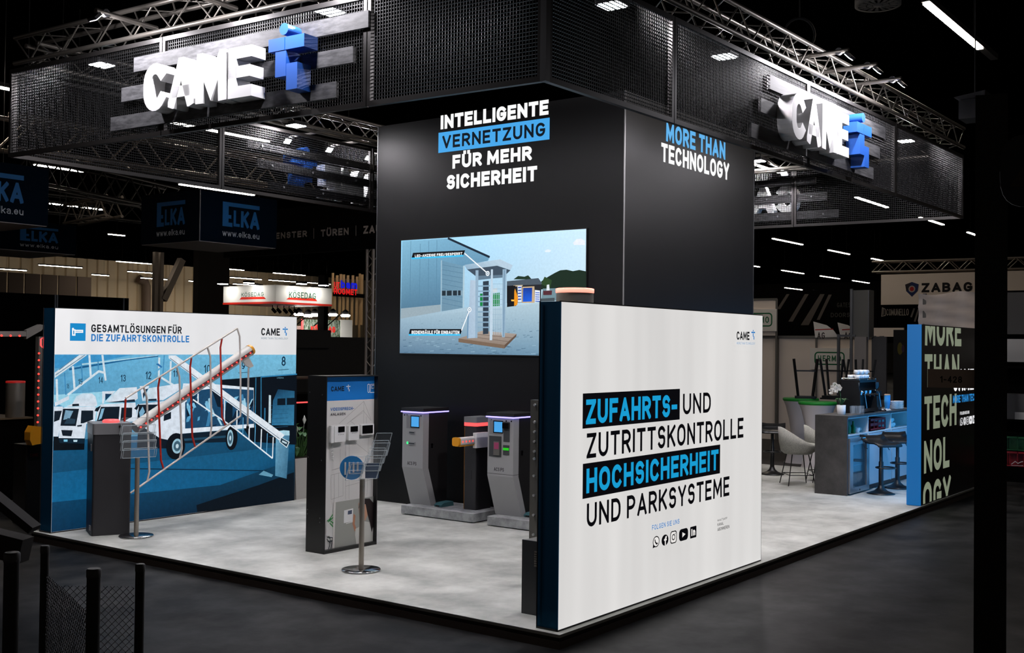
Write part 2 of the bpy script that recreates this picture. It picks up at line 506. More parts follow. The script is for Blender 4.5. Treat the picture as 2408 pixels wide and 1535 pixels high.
# strip lights hung in rows under the hall ceiling
mat('strip_housing', (60, 60, 60), .5)
mat('strip_tube', (255, 255, 255), .4, emit=(255, 240, 222), strength=60)
def strip(x0, x1, y, label, z=7.0, ext=0.0, warm=False):
    t = thing('strip_light', label, 'ceiling light', ((x0 + x1) / 2, y, z), group=None)
    b = B().box(x0 - .05, x1 + .05 + ext, y - .06, y + .06, z, z + .09)
    obj('light_housing', b, 'strip_housing', t)
    obj('light_tube', B().bbox(y - .05 + 0, y + .05, z - .03, z + .01, x0, x1, .015, axis='x') if False else B().box(x0, x1, y - .05, y + .05, z - .03, z), 'strip_tube', t)
    obj('hanger_wire', B().tube([(x0 + .4, y, z + .08), (x0 + .4, y, 8.6)], .006, 4).tube([(x1 - .4, y, z + .08), (x1 - .4, y, 8.6)], .006, 4), 'black_paint', t)
    return t
ROWS = [
 (10.0, 12.95, .5, 'long warm strip light near the round air vent at the picture top', .9),
 (29.6, 32.7, 8.5, 'bright strip light seen through the lower mesh at the right of the canopy', 0),
 (20.6, 23.4, 8.5, 'strip light behind the right canopy end, beside the tower edge over the reversed letters', 0),
 (14.0, 17.0, 8.5, 'added strip light of the same row, unseen behind the black tower', 0),  # out of sight, added to brighten the stands on the right
 (36.3, 37.1, 8.45, 'short bright strip light just before the lower right canopy corner', 0),
 (37.4, 39.2, 8.42, 'strip light showing right under the lower right canopy corner', 0),
 (42.6, 44.2, 8.37, 'strip light outside the lower right canopy corner, nearest the dark pillar', 0),
 (41.1, 44.5, 16.4, 'strip light beside the black tower, first of the upper row under the canopy', 0),
 (47.9, 50.8, 16.4, 'strip light second from the black tower in the upper row under the canopy', 0),
 (54.0, 55.7, 16.3, 'strip light third from the black tower in the upper row, shorter', 0),
 (56.2, 57.0, 24.2, 'strip light cut by the black tower edge in the middle row', 0),
 (60.4, 63.9, 24.2, 'strip light first whole one beside the black tower in the middle row', 0),
 (66.6, 70.1, 24.1, 'strip light second whole one from the black tower in the middle row', 0),
 (72.5, 75.9, 24.0, 'strip light third whole one from the black tower in the middle row', 0),
 (79.3, 82.8, 32.0, 'strip light in the lowest row, the one nearer the black tower', 0),
 (84.6, 88.4, 31.7, 'strip light in the lowest row, the one farther from the black tower', 0),
 (2.4, 5.45, 17.0, 'strip light cut by the picture edge beside the left canopy corner', 0),
 (9.3, 12.15, 17.07, 'strip light behind the large left sign, seen under its lowest plank', 0),
 (10.9, 12.4, 25.5, 'dim strip light below the left canopy corner, above the hanging cubes', 0),
 (15.6, 18.6, 25.2, 'strip light under the canopy edge above the right face of the hanging cube', 0),
 (22.1, 24.1, 25.0, 'strip light under the canopy edge above the dark fascia with the word TÜREN', 0),
 (16.1, 18.3, 33.4, 'row of short tubes between the two hanging cubes', 0),
 (24.0, 24.85, 41.7, 'short strip light between the hanging cubes, below the row of tubes', 0),
 (34.5, 37.0, 56.7, 'strip light left of the middle hanging cube, just under it', 0),
 (33.9, 37.0, 64.4, 'strip light above the pale wall panels at the picture edge, longest', 0),
 (34.8, 36.7, 70.8, 'strip light above the pale wall panels, touching the picture edge', 0),
 (40.8, 43.0, 64.7, 'strip light beside the steel strut behind the lightbox', 0),
 (42.4, 43.9, 56.0, 'short strip light over the white and red sign, nearest the dark pier', 0),
 (46.8, 49.8, 56.3, 'strip light high over the white and red sign, toward the wooden slat frame', 0),
 (48.9, 51.9, 63.5, 'strip light above the white and red sign, first of the lower row', 0),
 (52.6, 55.5, 63.4, 'strip light above the white and red sign, second of the lower row', 0),
 (56.2, 59.0, 63.2, 'strip light above the wooden slat frame, third of the lower row', 0),
 (46.0, 49.0, 70.6, 'added strip light to brighten the corrugated wall beside the steel posts', 0),  # this lamp and the next three are added to light the far wall
 (50.5, 53.5, 70.6, 'added strip light to brighten the corrugated wall behind the dark pier', 0),
 (55.0, 58.0, 70.6, 'added strip light to brighten the corrugated wall above the white and red sign', 0),
 (59.5, 62.5, 70.6, 'added strip light to brighten the corrugated wall above the wooden slats', 0),
 (41.7, 43.1, 70.5, 'strip light over the corrugated wall, lowest one', 0),
]
for r in ROWS:
    strip(r[0], r[1], r[2], r[3], ext=r[4])

# round ceiling vent
av = thing('air_vent', 'round slotted air vent in the dark ceiling at the top', 'ceiling vent', (14.5, 2.72, 8.5))
b = B().lathe([(.36, 8.47), (.42, 8.47), (.42, 8.6)], 14.5, 2.72, 32, cap=False)
mat('vent_grey', (92, 92, 92), .5)
obj('vent_ring', b, 'vent_grey', av)
b = B()
for k in range(16):
    t = 2 * math.pi * k / 16
    for (ra, rb, w) in ((.1, .2, .10), (.22, .36, .10)):
        vs = [(14.5 + r * math.cos(t + d), 2.72 + r * math.sin(t + d), 8.475) for r, d in ((ra, -w), (rb, -w), (rb, w), (ra, w))]
        b.add(vs + [(v[0], v[1], 8.49) for v in vs], [(3, 2, 1, 0), (4, 5, 6, 7), (0, 1, 5, 4), (1, 2, 6, 5), (2, 3, 7, 6), (3, 0, 4, 7)])
obj('vent_vanes', b, 'vent_grey', av)
obj('vent_hub', B().lathe([(.0, 8.46), (.08, 8.46), (.1, 8.5)], 14.5, 2.72, 16, cap=False), 'vent_grey', av)


# ================================================================= BOOTH STRUCTURE
mat('panel_black', (20, 20, 21), .45, spec=.22)
mat('panel_edge', (150, 150, 150), .4, .6)
mat('navy_fabric', (0, 74, 110), .8, spec=.2)
mat('blue_fabric', (0, 40, 70), .6, emit=(0, 96, 164), strength=.85)
mat('alu_grey', (120, 122, 124), .35, .8)
mat('frame_black', (30, 30, 32), .45, .2)
WHITE = (232, 229, 226); CY = (24, 156, 210); BLK = (8, 8, 12); MID = (34, 120, 190)

def logo_mark(P, p0, p1, c):
    """the cross made of short bars with a dot on top, between two corners"""
    (x0, z0), (x1, z1) = p0, p1
    X = lambda a: x0 + (x1 - x0) * a
    Z = lambda a: z0 + (z1 - z0) * a
    P.up()
    for a0, a1, b0, b1 in ((0, .49, .66, .80), (.51, 1, .66, .80), (.40, .60, .30, .64), (.60, .80, 0, .34)):
        P.raw([(X(a0), Z(b0)), (X(a1), Z(b0)), (X(a1), Z(b1)), (X(a0), Z(b1))], c)
    P.raw([(X(.5) + (X(.11) - X(0)) * math.cos(t * math.pi / 6), Z(.91) + (Z(.09) - Z(0)) * math.sin(t * math.pi / 6)) for t in range(12)], c)

# ---- black tower with headline and screen
tw = thing('display_tower', 'tall black tower wall with glowing white headlines and a video screen', 'display wall', (5.7, 3.79, 0))
tb = B()
tb.box(4.051, 7.37, 1.951, 5.628, 0, 4.78, 0)
obj('wall_panels', tb, 'panel_black', tw)
obj('corner_trim', B().box(4.046, 4.058, 1.944, 1.956, 0, 4.78), 'panel_edge', tw)
obj('corner_trim', B().box(4.046, 4.056, 5.622, 5.632, 0, 4.78), 'alu_grey', tw)
obj('corner_trim', B().box(7.364, 7.374, 1.946, 1.956, 0, 4.78), 'alu_grey', tw)
XT = 4.049
P = Print('X', XT - .0012, -1)
P.text('INTELLIGENTE', *[(4.576,4.631),(2.962,4.803)], (255, 255, 255), .255, .1)
P.rect([(4.607,4.344),(2.945,4.593)], (72, 168, 236))
P.text('VERNETZUNG', *[(4.546,4.39),(3.003,4.548)], (14, 24, 34), .2, .14)
P.text('FÜR MEHR', *[(4.38,4.13),(3.188,4.296)], (255, 255, 255), .255, .1)
P.text('SICHERHEIT', *[(4.466,3.882),(3.11,4.057)], (255, 255, 255), .255, .1)
obj('headline_lettering', P.b, 'backlit_print', tw)
P = Print('Y', 1.9485, -1)
P.text('MORE THAN', *[(4.967,4.364),(6.505,4.585)], (96, 178, 236), .235, .12)
P.text('TECHNOLOGY', *[(4.857,4.115),(6.616,4.336)], (255, 255, 255), .235, .12)
obj('slogan_lettering', P.b, 'backlit_print', tw)

# ---- front white lightbox
def lightbox(name, label, x0, x1, y0, y1, h, face, side):
    t = thing(name, label, 'lightbox', ((x0 + x1) / 2, (y0 + y1) / 2, 0))
    b = B().box(x0 + .012, x1 - .004, y0 + .006, y1, 0.004, h - .004)
    obj('fabric_sides', b, side, t)
    f = B()
    f.box(x0, x1, y0 + .0005, y0 + .012, 0, .012)
    f.box(x0, x1, y0 + .0005, y0 + .012, h - .008, h)
    f.box(x1 - .006, x1, y0 + .0005, y0 + .012, .012, h - .008)
    f.box(x0, x0 + .012, y0 + .004, y1, 0, .012)
    f.box(x0, x0 + .006, y1 - .006, y1, .012, h)
    obj('frame_profile', f, 'frame_black', t)
    return t
fl = lightbox('lightbox_wall', 'large white glowing lightbox wall at the front corner with black and blue German words', .0547, 3.4272, .0528, .2367, 2.3, None, 'navy_fabric')
def glow_material(name, rgb, s, lo=.86, hi=1.0, sample=True):
    """evenly backlit fabric: faint vertical banding from the LED strips inside"""
    m = bpy.data.materials.new(name)
    m.use_nodes = True
    nt = m.node_tree
    p = nt.nodes['Principled BSDF']
    p.inputs['Base Color'].default_value = (.3, .3, .3, 1)
    p.inputs['Roughness'].default_value = .8
    tc = nt.nodes.new('ShaderNodeTexCoord')
    mp = nt.nodes.new('ShaderNodeMapping')
    mp.inputs['Scale'].default_value = (1.6, 0, .12)
    nz = nt.nodes.new('ShaderNodeTexNoise')
    nz.inputs['Scale'].default_value = 1.6
    nz.inputs['Detail'].default_value = 2
    mr = nt.nodes.new('ShaderNodeMapRange')
    mr.inputs['From Min'].default_value = .3
    mr.inputs['From Max'].default_value = .7
    mr.inputs['To Min'].default_value = lo * s
    mr.inputs['To Max'].default_value = hi * s
    nt.links.new(tc.outputs['Object'], mp.inputs['Vector'])
    nt.links.new(mp.outputs['Vector'], nz.inputs['Vector'])
    nt.links.new(nz.outputs['Fac'], mr.inputs['Value'])
    nt.links.new(mr.outputs['Result'], p.inputs['Emission Strength'])
    p.inputs['Emission Color'].default_value = lin(rgb) + (1,)
    if not sample: m.cycles.emission_sampling = 'NONE'
    MATS[name] = m
    return m
glow_material('lit_white_fabric', (238, 236, 234), .86)
b = B().add([(.061, .0528, .012), (3.421, .0528, .012), (3.421, .0528, 2.292), (.061, .0528, 2.292)], [(0, 1, 2, 3)])
obj('lit_face', b, 'lit_white_fabric', fl)
P = Print('Y', .0524, -1)
P.rect([(0.345,1.393),(1.805,1.645)], BLK)
P.rect([(0.354,0.89),(2.552,1.141)], BLK)
P.text('ZUFAHRTS-', *[(0.389,1.421),(1.76,1.6)], CY, .215, .12)
P.text('UND', *[(1.855,1.43),(2.366,1.602)], BLK, .17, .15)
P.text('ZUTRITTSKONTROLLE', *[(0.4,1.176),(3.017,1.356)], BLK, .17, .15)
P.text('HOCHSICHERHEIT', *[(0.398,0.925),(2.515,1.102)], CY, .215, .12)
P.text('UND PARKSYSTEME', *[(0.405,0.68),(2.731,0.851)], BLK, .17, .15)
P.text('FOLGEN SIE UNS', *[(1.354,0.543),(1.804,0.582)], MID, .15, .2)
P.text('WHATSAPP', *[(2.497,0.476),(2.687,0.495)], BLK, .15, .2)
P.text('KANAL', *[(2.498,0.436),(2.615,0.462)], BLK, .15, .2)
P.text('ABONNIEREN', *[(2.498,0.393),(2.728,0.421)], BLK, .15, .2)
def social_icons(P, cells, ink, paper):
    """speech bubble with phone, letter f disc, camera, play button and the letters in, in a row"""
    def box(cell):
        (x0, z0), (x1, z1) = cell
        return (x0 + x1) / 2, (z0 + z1) / 2, (x1 - x0) / 2, (z1 - z0) / 2
    def rr(cx, cz, a, b, r, c):
        r = min(r, a, b)
        pts = []
        for sx, sz, t0 in ((1, 1, 0), (-1, 1, 90), (-1, -1, 180), (1, -1, 270)):
            for k in range(5):
                t = math.radians(t0 + 22.5 * k)
                pts.append((cx + sx * (a - r) + r * math.cos(t), cz + sz * (b - r) + r * math.sin(t)))
        P.poly(pts, c)
    cx, cz, a, b_ = box(cells[0])
    P.poly([(cx - a, cz - b_), (cx - .2 * a, cz - .85 * b_), (cx - .85 * a, cz - .1 * b_)], ink)
    P.disc(cx, cz, a, b_ * .95, ink)
    P.disc(cx, cz, a * .82, b_ * .78, paper)
    P.line([(cx - .4 * a, cz + .4 * b_), (cx - .25 * a, cz - .05 * b_), (cx + .1 * a, cz - .38 * b_), (cx + .45 * a, cz - .35 * b_)], a * .24, ink)
    cx, cz, a, b_ = box(cells[1])
    P.disc(cx, cz, a, b_, ink)
    P.line([(cx + .1 * a, cz - .95 * b_), (cx + .1 * a, cz + .25 * b_), (cx + .25 * a, cz + .5 * b_), (cx + .5 * a, cz + .5 * b_)], a * .3, paper)
    P.line([(cx - .3 * a, cz + .05 * b_), (cx + .5 * a, cz + .05 * b_)], a * .26, paper)
    cx, cz, a, b_ = box(cells[2])
    rr(cx, cz, a, b_, .5 * a, ink); rr(cx, cz, a * .82, b_ * .84, .4 * a, paper)
    P.disc(cx, cz, a * .5, b_ * .5, ink); P.disc(cx, cz, a * .33, b_ * .33, paper); P.disc(cx + .5 * a, cz + .5 * b_, a * .1, b_ * .1, ink)
    cx, cz, a, b_ = box(cells[3])
    rr(cx, cz, a, b_, .45 * a, ink)
    P.poly([(cx - .28 * a, cz - .45 * b_), (cx + .42 * a, cz), (cx - .28 * a, cz + .45 * b_)], paper)
    cx, cz, a, b_ = box(cells[4])
    rr(cx, cz, a, b_, .15 * a, ink)
    P.text('in', (cx - .62 * a, cz - .6 * b_), (cx + .66 * a, cz + .62 * b_), paper, .3, .2)
social_icons(P, [[(1.362,0.4),(1.469,0.493)],[(1.502,0.396),(1.615,0.484)],[(1.644,0.395),(1.754,0.496)],[(1.792,0.396),(1.949,0.493)],[(1.985,0.395),(2.097,0.491)]], BLK, WHITE)
P.text('CAME', *[(2.845,2.06),(3.112,2.135)], BLK, .2, .12)
logo_mark(P, *[(3.152,2.066),(3.231,2.155)], MID)
P.text('MORE THAN TECHNOLOGY', *[(2.846,2.019),(3.23,2.04)], (120, 160, 200), .14, .22)
obj('printed_lettering', P.b, 'backlit_print', fl)

# ---- right black text wall with blue end
rw = thing('lightbox_wall', 'black lightbox wall with large pale letters and a bright blue narrow end beside the bar', 'lightbox', (9.8, .1, 0))
obj('lit_end', B().box(8.2042, 8.216, .0152, .194, .004, 2.3192), 'blue_fabric', rw)
obj('black_face', B().box(8.216, 11.66, .0152, .194, .002, 2.3192), mat('panel_gloss_black', (8, 8, 9), .3), rw)
P = Print('Y', .0148, -1)
OLV = (124, 132, 112)
def wall_word(word, bl, tr, clip_z=None):
    P.up()
    for q in text_polys(word, bl[0], bl[1], tr[0], tr[1], .22, .12):
        q = clip(q, 8.2, 12, .015, 2.305)
        if q: P.raw(q, OLV)
wall_word('MORE', *[(8.354,2.051),(10.062,2.508)])
wall_word('THAN', *[(8.344,1.509),(9.961,1.938)])
wall_word('TECH', *[(8.343,0.957),(9.83,1.392)])
wall_word('NOL', *[(8.333,0.401),(9.493,0.82)])
wall_word('OGY', *[(8.296,-0.129),(9.563,0.285)])
P.text('CAME', *[(9.661,1.423),(10.727,1.731)], (250, 250, 252), .26, .12)
P.text('MORE THAN TECHNOLOGY', *[(9.653,1.262),(11.406,1.369)], (44, 140, 214), .2, .18)
P.text('FOLGEN SIE UNS', *[(10.006,1.086),(10.482,1.13)], (230, 230, 232), .2, .14)
social_icons(P, [[(10.019,0.933),(10.148,1.047)],[(10.183,0.931),(10.292,1.047)],[(10.327,0.933),(10.449,1.046)],[(10.474,0.935),(10.621,1.048)],[(10.657,0.935),(10.783,1.05)]], (235, 235, 238), (8, 8, 10))
obj('printed_lettering', P.b, 'backlit_print', rw)


# ================================================================= HANGING RIG: mesh canopy, trusses, signs, lamps
mat('wire_steel', (34, 34, 35), .42, .6)
mat('canopy_frame', (42, 40, 39), .4, .5)
mat('truss_alu', (122, 117, 110), .36, .75)
mat('plank_wood', (44, 44, 46), .6, noise=(9, (84, 84, 86), .35, .7, (.4, 1, 4)))
mat('letter_white', (238, 238, 238), .5)
mat('logo_blue', (38, 96, 190), .45)
mat('led_face', (255, 255, 255), .4, emit=(255, 250, 255), strength=700)
mat('head_face', (255, 255, 255), .4, emit=(252, 248, 255), strength=1450)
mat('lamp_body', (30, 30, 32), .5)
ZB, ZT = 3.82, 4.70
CC, CL, CR, CB = (-.06, .13), (-.43, 6.43), (9.75, -.07), (9.29, 6.56)

class Side:
    """one side of the canopy: local frame with s along the side, d outwards, z up"""
    def __init__(s, a, b, flip=False):
        s.a = Vector(a); s.b = Vector(b)
        s.t = (s.b - s.a).normalized()
        n = Vector((s.t.y, -s.t.x))
        s.n = -n if flip else n
        s.len = (s.b - s.a).length
    def p(s, k, d, z):
        q = s.a + s.t * k + s.n * d
        return (q.x, q.y, z)
    def box(s, bm, s0, s1, d0, d1, z0, z1, m=0):
        vs = [s.p(k, d, z) for z in (z0, z1) for d in (d0, d1) for k in (s0, s1)]
        fs = [(0, 2, 3, 1), (4, 5, 7, 6), (0, 1, 5, 4), (2, 6, 7, 3), (0, 4, 6, 2), (1, 3, 7, 5)]
        # keep outward winding whatever the handedness of the side
        if s.t.x * s.n.y - s.t.y * s.n.x < 0: fs = [f[::-1] for f in fs]
        bm.add(vs, fs, m)
    def prism(s, bm, pts, d0, d1, m=0):
        n = len(pts)
        ar = sum(pts[i][0] * pts[(i + 1) % n][1] - pts[(i + 1) % n][0] * pts[i][1] for i in range(n))
        if ar < 0: pts = pts[::-1]
        vs = [s.p(a, d1, z) for a, z in pts] + [s.p(a, d0, z) for a, z in pts]
        fs = [tuple(range(n)), tuple(range(n, 2 * n))[::-1]] + [(i, n + i, n + (i + 1) % n, (i + 1) % n) for i in range(n)]
        if s.t.x * s.n.y - s.t.y * s.n.x < 0: pass
        else: fs = [f[::-1] for f in fs]
        bm.add(vs, fs, m)

LEFT = Side(CC, CL, flip=True)      # faces -X
FRONT = Side(CC, CR)                # faces -Y
REAR = Side(CL, CB, flip=True)      # faces +Y
RIGHT = Side(CR, CB)                # faces +X

def mesh_panel(sd, s0, s1, label, pitch=.0272):
    c = sd.p((s0 + s1) / 2, 0, ZB)
    t = thing('mesh_panel', label, 'mesh panel', c, group=None)
    f = B()
    w = .04
    sd.box(f, s0, s1, -.02, .02, ZB, ZB + w)
    sd.box(f, s0, s1, -.02, .02, ZT - w, ZT)
    sd.box(f, s0, s0 + w * .8, -.02, .02, ZB + w, ZT - w)
    sd.box(f, s1 - w * .8, s1, -.02, .02, ZB + w, ZT - w)
    obj('panel_frame', f, 'canopy_frame', t)
    b = B()
    n = int((s1 - s0 - .06) / pitch)
    for i in range(1, n):
        k = s0 + .03 + (s1 - s0 - .06) * i / n
        sd.box(b, k - .0019, k + .0019, .002, .006, ZB + w, ZT - w)
    n = int((ZT - ZB - 2 * w) / pitch)
    for i in range(1, n):
        z = ZB + w + (ZT - ZB - 2 * w) * i / n
        sd.box(b, s0 + .03, s1 - .03, -.010, .002, z - .0022, z + .0022)
    obj('wire_grid', b, 'wire_steel', t)
    return t
mesh_panel(LEFT, .02, 1.605, 'black wire mesh panel of the canopy, left of the front corner above the tower headline')
mesh_panel(LEFT, 1.615, 3.995, 'black wire mesh panel of the canopy behind the blue cross of the large left sign')
mesh_panel(LEFT, 4.005, LEFT.len, 'black wire mesh panel at the far left corner of the canopy')
mesh_panel(FRONT, .02, 1.765, 'black wire mesh canopy panel right of the front corner with a flood lamp behind')
mesh_panel(FRONT, 1.775, 4.485, 'black wire mesh panel of the canopy above the tower slogan MORE THAN TECHNOLOGY')
mesh_panel(FRONT, 4.495, 7.065, 'black wire mesh panel of the canopy behind the right-hand white sign letters')
mesh_panel(FRONT, 7.075, FRONT.len, 'black wire mesh panel at the far right corner of the canopy')
mesh_panel(REAR, .02, 2.65, 'black rear mesh panel of the canopy beside its left corner, hall truss behind')
mesh_panel(REAR, 2.66, 5.26, 'black rear mesh panel of the canopy in front of the reversed left boards')
mesh_panel(REAR, 5.27, 7.6, 'black rear mesh panel of the canopy cut by the left tower edge')
mesh_panel(RIGHT, .02, 2.38, 'black mesh panel on the right canopy end, farther from the tower')
mesh_panel(RIGHT, 2.39, 4.8, 'black mesh panel on the right canopy end, touching the tower edge')
lp = obj('corner_post', B().box(-.085, -.035, .105, .155, ZB - .0, ZT + .02), 'frame_black'); tag(lp, 'black square post at the front corner of the canopy above the tower', 'post')

# ---- trusses over the canopy
def truss(name, a, b, label, w=.26, h=.26, r=.024, rb=.008, step=.26, mt='truss_alu', cat='truss', group=None):
    """box truss between two points at its lower outer chord; w to the inside (left of a->b if w>0)"""
    a, b = Vector(a), Vector(b)
    t3 = (b - a).normalized()
    side = Vector((-t3.y, t3.x, 0)).normalized() * w
    up = Vector((0, 0, h))
    ch = [Vector((0, 0, 0)), side, up, up + side]
    o = thing(name, label, cat, tuple((a + b) / 2), group=group)
    for c in ch:
        obj('chord_tube', B().tube([a + c, b + c], r, 8), mt, o)
    n = max(2, int((b - a).length / step))
    for (c0, c1) in ((0, 2), (1, 3), (0, 1), (2, 3)):
        g = B()
        for i in range(n):
            p = a + (b - a) * (i / n) + (ch[c0] if i % 2 == 0 else ch[c1])
            q = a + (b - a) * ((i + 1) / n) + (ch[c1] if i % 2 == 0 else ch[c0])
            g.tube([p, q], rb, 5, cap=False)
        obj('lattice_braces', g, mt, o)
    return o
e = .12
truss('truss', (-.0, -.15, 4.79), (-.36, 6.5, 4.79), 'aluminium truss over the left side of the canopy, above the large left sign', w=-.26)
truss('truss', (-.1, .09, 4.80), (9.72, -.10, 4.80), 'aluminium truss over the front right side of the canopy, with lamp arms', w=.26)
truss('truss', (-.3, 6.2, 4.75), (7.2, 6.28, 4.75), 'aluminium truss over the rear of the canopy, left of the black tower', w=.2, h=.22)
truss('truss', (9.3, .2, 4.62), (9.0, 5.5, 4.62), 'aluminium truss over the right end of the canopy, beside the black tower', w=.2, h=.22)

# ---- plank signs with 3D letters
def plank_sign(sd, planks, letters, name, label, llabel, mlabel):
    t = thing(name, label, 'sign boards', sd.p((planks[0][0] + planks[0][1]) / 2, .04, planks[-1][2]))
    for s0, s1, z0, z1 in planks:
        b = B()
        sd.box(b, s0, s1, .012, .045, z0, z1)
        o = obj('plank', b, 'plank_wood', t)
        bb = B()
        for k in (.08, .33, .62, .9):
            s = s0 + (s1 - s0) * k
            c0 = sd.p(s, -.012, (z0 + z1) / 2); c1 = sd.p(s, .012, (z0 + z1) / 2)
            bb.tube([c0, c1], .014, 8)
        obj('bolt_heads', bb, 'alu_grey', o)
    word, (a0, a1, zb, zt), (m0, m1, mz0, mz1) = letters
    d0, d1 = .046, .2
    # each letter a thing of its own
    w = 0; adv = []
    th = .25
    for ch in word:
        gw = GL[ch][0] + th; adv.append((w, gw)); w += gw + .06
    w -= .06
    for ch, (ox, gw), lb in zip(word, adv, llabel):
        xa = a0 + (a1 - a0) * ox / w; xb = a0 + (a1 - a0) * (ox + gw) / w
        b = B()
        for q in text_polys(ch, xa, zb, xb, zt, th, .1): sd.prism(b, q, d0, d1)
        o = obj('sign_letter', b, 'letter_white'); tag(o, lb, 'letter', None)
    S_ = lambda a: m0 + (m1 - m0) * a
    Z_ = lambda a: mz0 + (mz1 - mz0) * a
    mk = thing('logo_cross', mlabel, 'logo', sd.p((m0 + m1) / 2, .05, mz0))
    for (q0, q1, r0, r1) in ((0, .45, .60, .79), (.475, 1, .60, .79), (.20, .50, .21, .585), (.515, .82, 0, .39)):
        b = B(); sd.box(b, S_(q0), S_(q1), d0, d1, Z_(r0), Z_(r1)); obj('logo_bar', b, 'logo_blue', mk)
    b = B(); r = abs(mz1 - mz0) * .088
    sd.prism(b, [(S_(.43) + r * math.cos(k * math.pi / 12), Z_(.91) + r * math.sin(k * math.pi / 12)) for k in range(24)], d0, d1)
    obj('logo_dot', b, 'logo_blue', mk)
LL = lambda w: ['white 3D letter %s of the sign CAME %s' % (c, w) for c in 'CAME']
plank_sign(LEFT, [(4.356, 1.578, 4.425, 4.556), (4.524, 1.729, 4.172, 4.30), (4.674, 1.901, 3.918, 4.045)],
           ('CAME', (4.02, 2.68, 3.985, 4.415), (2.49, 2.10, 3.99, 4.53)), 'plank_sign', 'three dark boards on the left canopy side behind large white letters',
           LL('on the canopy left of the tower'), 'blue 3D cross with dot beside the large white letters left of the tower')
plank_sign(FRONT, [(3.528, 6.648, 4.432, 4.57), (3.338, 6.463, 4.182, 4.314), (3.137, 6.257, 3.918, 4.05)],
           ('CAME', (3.68, 5.11, 3.98, 4.435), (5.34, 5.765, 3.955, 4.53)), 'plank_sign', 'three dark boards on the right canopy side behind white letters',
           LL('on the canopy right of the tower'), 'blue 3D cross with dot beside the white letters right of the tower')

plank_sign(REAR, [(3.07, 5.85, 4.385, 4.487), (3.237, 6.02, 4.162, 4.268), (3.436, 6.2, 3.915, 4.016)],
           ('CAME', (5.95, 4.42, 3.93, 4.37), (4.29, 3.83, 3.98, 4.55)), 'plank_sign', 'three dark boards seen from behind through the rear mesh, left of the tower',
           LL('on the rear canopy side, seen from behind'), 'blue 3D cross with dot seen from behind through the rear mesh')
plank_sign(RIGHT, [(2.067, 4.8, 4.455, 4.558), (1.90, 4.65, 4.2, 4.317), (1.723, 4.5, 3.935, 4.051)],
           ('CAME', (2.35, 3.86, 4.04, 4.47), (4.0, 4.4, 4.04, 4.6)), 'plank_sign', 'three dark boards seen from behind on the right canopy end',
           LL('on the right canopy end, seen from behind'), 'blue 3D cross with dot on the right canopy end, hidden behind the tower')

# ---- flood lamps (square LED panels) hanging inside the canopy
def flood(x, y, z, label, r=.085):
    t = thing('flood_light', label, 'flood lamp', (x, y, z))
    obj('lamp_housing', B().bbox(x - r - .02, x + r + .02, y - r - .02, y + r + .02, z + .006, z + .05, .02), 'lamp_body', t)
    obj('led_panel', B().box(x - r, x + r, y - r, y + r, z, z + .005), 'led_face', t)
    obj('lamp_bracket', B().tube([(x - r - .01, y, z + .03), (x - r - .01, y, z + .13), (x + r + .01, y, z + .13), (x + r + .01, y, z + .03)], .008, 6).tube([(x, y, z + .13), (x, y, z + .2)], .01, 6), 'lamp_body', t)
for x, y, l in ((-.02, 5.5, 'square flood lamp glowing through the mesh at the far left end of the canopy'),
                (.02, 2.35, 'square flood lamp glowing behind the blue dot of the left sign'),
                (1.19, .36, 'square flood lamp at the top edge of the picture, right of the canopy corner post'),
                (3.12, .32, 'square flood lamp glowing through the mesh left of the right-hand sign'),
                (5.6, .3, 'square flood lamp behind the right-hand white letters'),
                (8.29, .25, 'square flood lamp glowing in the far right end of the canopy'),
                (3.16, 6.19, 'square flood lamp under the canopy, left of the tower and over the rear truss'),
                (8.7, 2.5, 'square flood lamp under the canopy, touching the right edge of the tower')):
    flood(x, y, 4.7, l)

# ---- lamp arms reaching out over the signs
def arm_lamp(sd, s, d_in, d_out, z, label, drop=.0, face_in=True, hl=.055):
    t = thing('arm_lamp', label, 'sign lamp', sd.p(s, d_in, z))
    obj('lamp_arm', B().tube([sd.p(s, d_in, z), sd.p(s, d_out, z)], .024, 10), 'truss_alu', t)
    obj('arm_clamp', B().tube([sd.p(s - .02, d_out - .10, z), sd.p(s + .02, d_out - .10, z)], .036, 10).tube([sd.p(s, d_out - .02, z), sd.p(s, d_out - .02, z - .05 - drop)], .01, 6), 'lamp_body', t)
    # head: a shallow box tilted back to the sign
    zc = z - .07 - drop
    ni, nd = .72, .69            # the face looks inwards and down at the sign
    def q(k, u, w):              # u across the face, w along its normal
        return sd.p(s + k, d_out + u * nd - w * ni, zc - u * ni - w * nd)
    b = B()
    vs = [q(k, u, w) for w in (-.03, .0) for u in (-.04, .04) for k in (-hl, hl)]
    b.add(vs, [(0, 2, 3, 1), (4, 5, 7, 6), (0, 1, 5, 4), (2, 6, 7, 3), (0, 4, 6, 2), (1, 3, 7, 5)])
    obj('lamp_head', b, 'lamp_body', t)
    f = B().add([q(-hl + .006, -.035, .003), q(hl - .006, -.035, .003), q(hl - .006, .035, .003), q(-hl + .006, .035, .003)], [(0, 1, 2, 3)])
    obj('led_face', f, 'head_face', t)
arm_lamp(LEFT, 4.35, -.2, .46, 4.88, 'lamp arm reaching out over the left end of the left sign')
arm_lamp(LEFT, 3.3, -.2, .46, 4.9, 'lamp arm reaching out over the middle of the left sign, head aglow')
arm_lamp(LEFT, 2.1, -.2, .45, 4.95, 'lamp arm reaching out over the blue cross of the left sign, beyond the picture top')
arm_lamp(FRONT, 4.42, -.2, .46, 4.93, 'lamp arm reaching out over the right sign, the one nearest the tower')
arm_lamp(FRONT, 5.2, -.2, .46, 4.95, 'lamp arm reaching out over the right sign, the middle one of three')
arm_lamp(FRONT, 5.95, -.2, .46, 4.95, 'lamp arm reaching out over the right sign, the one farthest from the tower')
